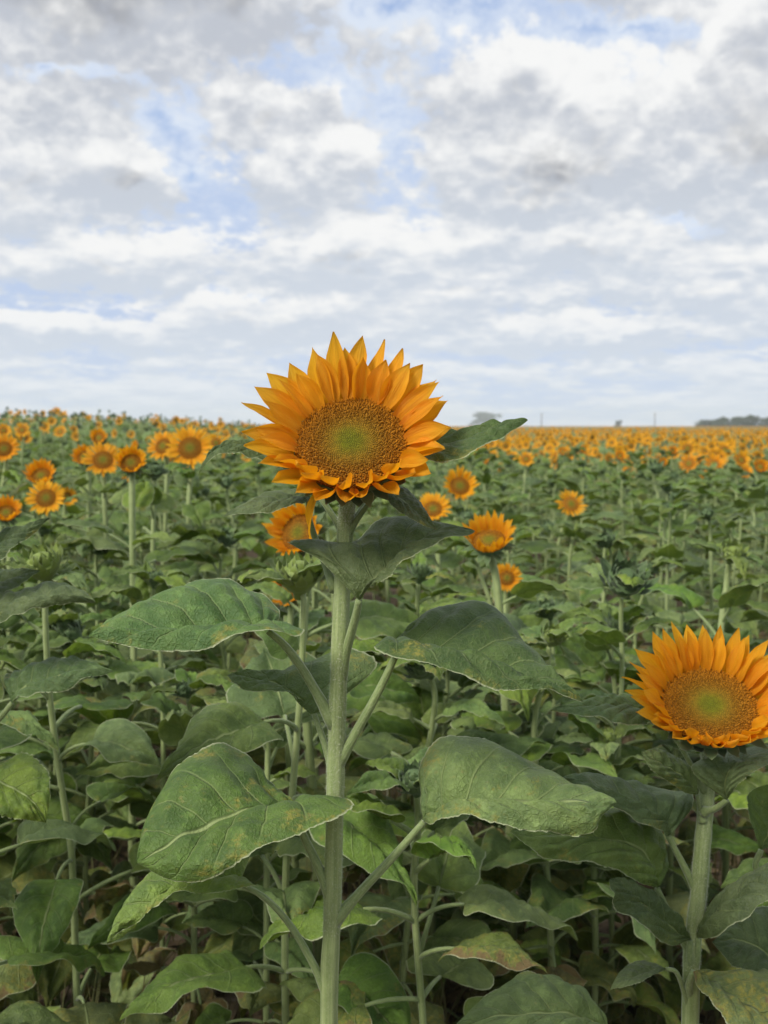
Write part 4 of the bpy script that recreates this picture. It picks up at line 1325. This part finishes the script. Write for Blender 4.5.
# ------------------------------------------------------------------ far trees and poles
def far_tree(px, Y, height, width, label, seed, group=None):
    r = np.random.default_rng(seed)
    x = (px - 384) / F * Y
    root = thing('tree', label, 'tree', (x, Y, float(ground_z(x, Y))), group)
    mb = MB()
    mb.tube([(0, 0, -.2), (.1, 0, height * .3), (0, .1, height * .62)], [height * .035, height * .026, height * .01], 8)
    for q in range(5):
        a = q * 1.3 + r.uniform(0, .6)
        e = np.array((math.cos(a) * width * .3, math.sin(a) * width * .3, height * r.uniform(.6, .85)))
        s = np.array((.05, 0, height * r.uniform(.25, .4)))
        mb.tube([s, (s + e) / 2 + (0, 0, -.1), e], [height * .014, height * .010, height * .004], 5)
    obj('trunk', mb.mesh('trunk', M_BARK), root)
    cm = MB()
    lobes = [(r.normal(0, .27), r.normal(0, .27), r.uniform(.12, .72), r.uniform(.2, .32)) for _ in range(16)]
    V, Fc = [], []
    for i in range(1500):
        lx, ly, lz, lr = lobes[int(r.integers(len(lobes)))]
        d = r.normal(0, 1, 3); d /= np.linalg.norm(d)
        p = np.array((lx * width * .7, ly * width * .7, lz * height)) + d * lr * np.array((width, width, height * .8)) * r.uniform(.55, 1.0) * .8
        p[2] = max(p[2], height * .06)
        s = height * r.uniform(.03, .07)
        a, b = r.normal(0, 1, 3), r.normal(0, 1, 3)
        a *= s / np.linalg.norm(a); b *= s / np.linalg.norm(b)
        k = len(V)
        V += [p - a, p + b, p + a, p - b]
        Fc.append((k, k + 1, k + 2, k + 3))
    cm.add(V, Fc)
    obj('crown', cm.mesh('crown', M_TREE, smooth=False), root)
TG = 'trees on the right horizon'
far_tree(482, 980, 15.5, 30.0, 'pale hazy broad tree on the horizon beside the tallest bloom', 1)
for i, (px, Y, hh, w, lab) in enumerate([
    (708, 350, 4.2, 9, 'lowest leftmost tree of the dark row on the right horizon'),
    (722, 340, 4.7, 9, 'second tree from the left in the dark row on the right horizon'),
    (736, 355, 4.9, 9, 'middle tree of the dark row on the right horizon'),
    (750, 345, 5.4, 9, 'tallest tree of the dark row on the right horizon'),
    (765, 350, 5.0, 9, 'tree of the dark row cut by the right edge'),
    (618, 560, 5.0, 3.4, 'tiny narrow tree alone on the horizon left of the dark row')]):
    far_tree(px, Y, hh, w, lab, 10 + i, TG if i < 5 else None)
def pole(px, Y, h, label):
    x = (px - 384) / F * Y
    root = thing('utility_pole', label, 'pole', (x, Y, float(ground_z(x, Y))))
    obj('post', MB().tube([(0, 0, -.3), (0, 0, h * .5), (0, 0, h)], [.30, .27, .22], 8).mesh('post', M_POLE), root)
    obj('crossarm', MB().tube([(-1.1, 0, h - .7), (0, -.02, h - .7), (1.1, 0, h - .7)], .09, 6).mesh('crossarm', M_POLE), root)
pole(541, 620, 8.3, 'thin far pole on the horizon nearer the tallest flower')
pole(654, 640, 8.8, 'thin far pole on the horizon nearer the dark trees')

# ------------------------------------------------------------------ haze
def build_haze():
    m, k, out = new_mat('haze_air')
    v = k.node('ShaderNodeVolumePrincipled')
    v.inputs['Color'].default_value = (0.92, 0.96, 1.0, 1)
    v.inputs['Density'].default_value = 0.0006
    v.inputs['Anisotropy'].default_value = 0.0
    k.l.new(v.outputs[0], out.inputs['Volume'])
    a, z0, z1 = 1560, -1.1, 18.0
    V = [(-a, -a, z0), (a, -a, z0), (a, a, z0), (-a, a, z0), (-a, -a, z1), (a, -a, z1), (a, a, z1), (-a, a, z1)]
    Fc = [(3, 2, 1, 0), (4, 5, 6, 7), (0, 1, 5, 4), (1, 2, 6, 5), (2, 3, 7, 6), (3, 0, 4, 7)]
    o = obj('haze', MB().add(V, Fc).mesh('haze', m, smooth=False))
    o['kind'] = 'stuff'; o['label'] = 'thin pale haze in the air over the field'; o['category'] = 'haze'
build_haze()
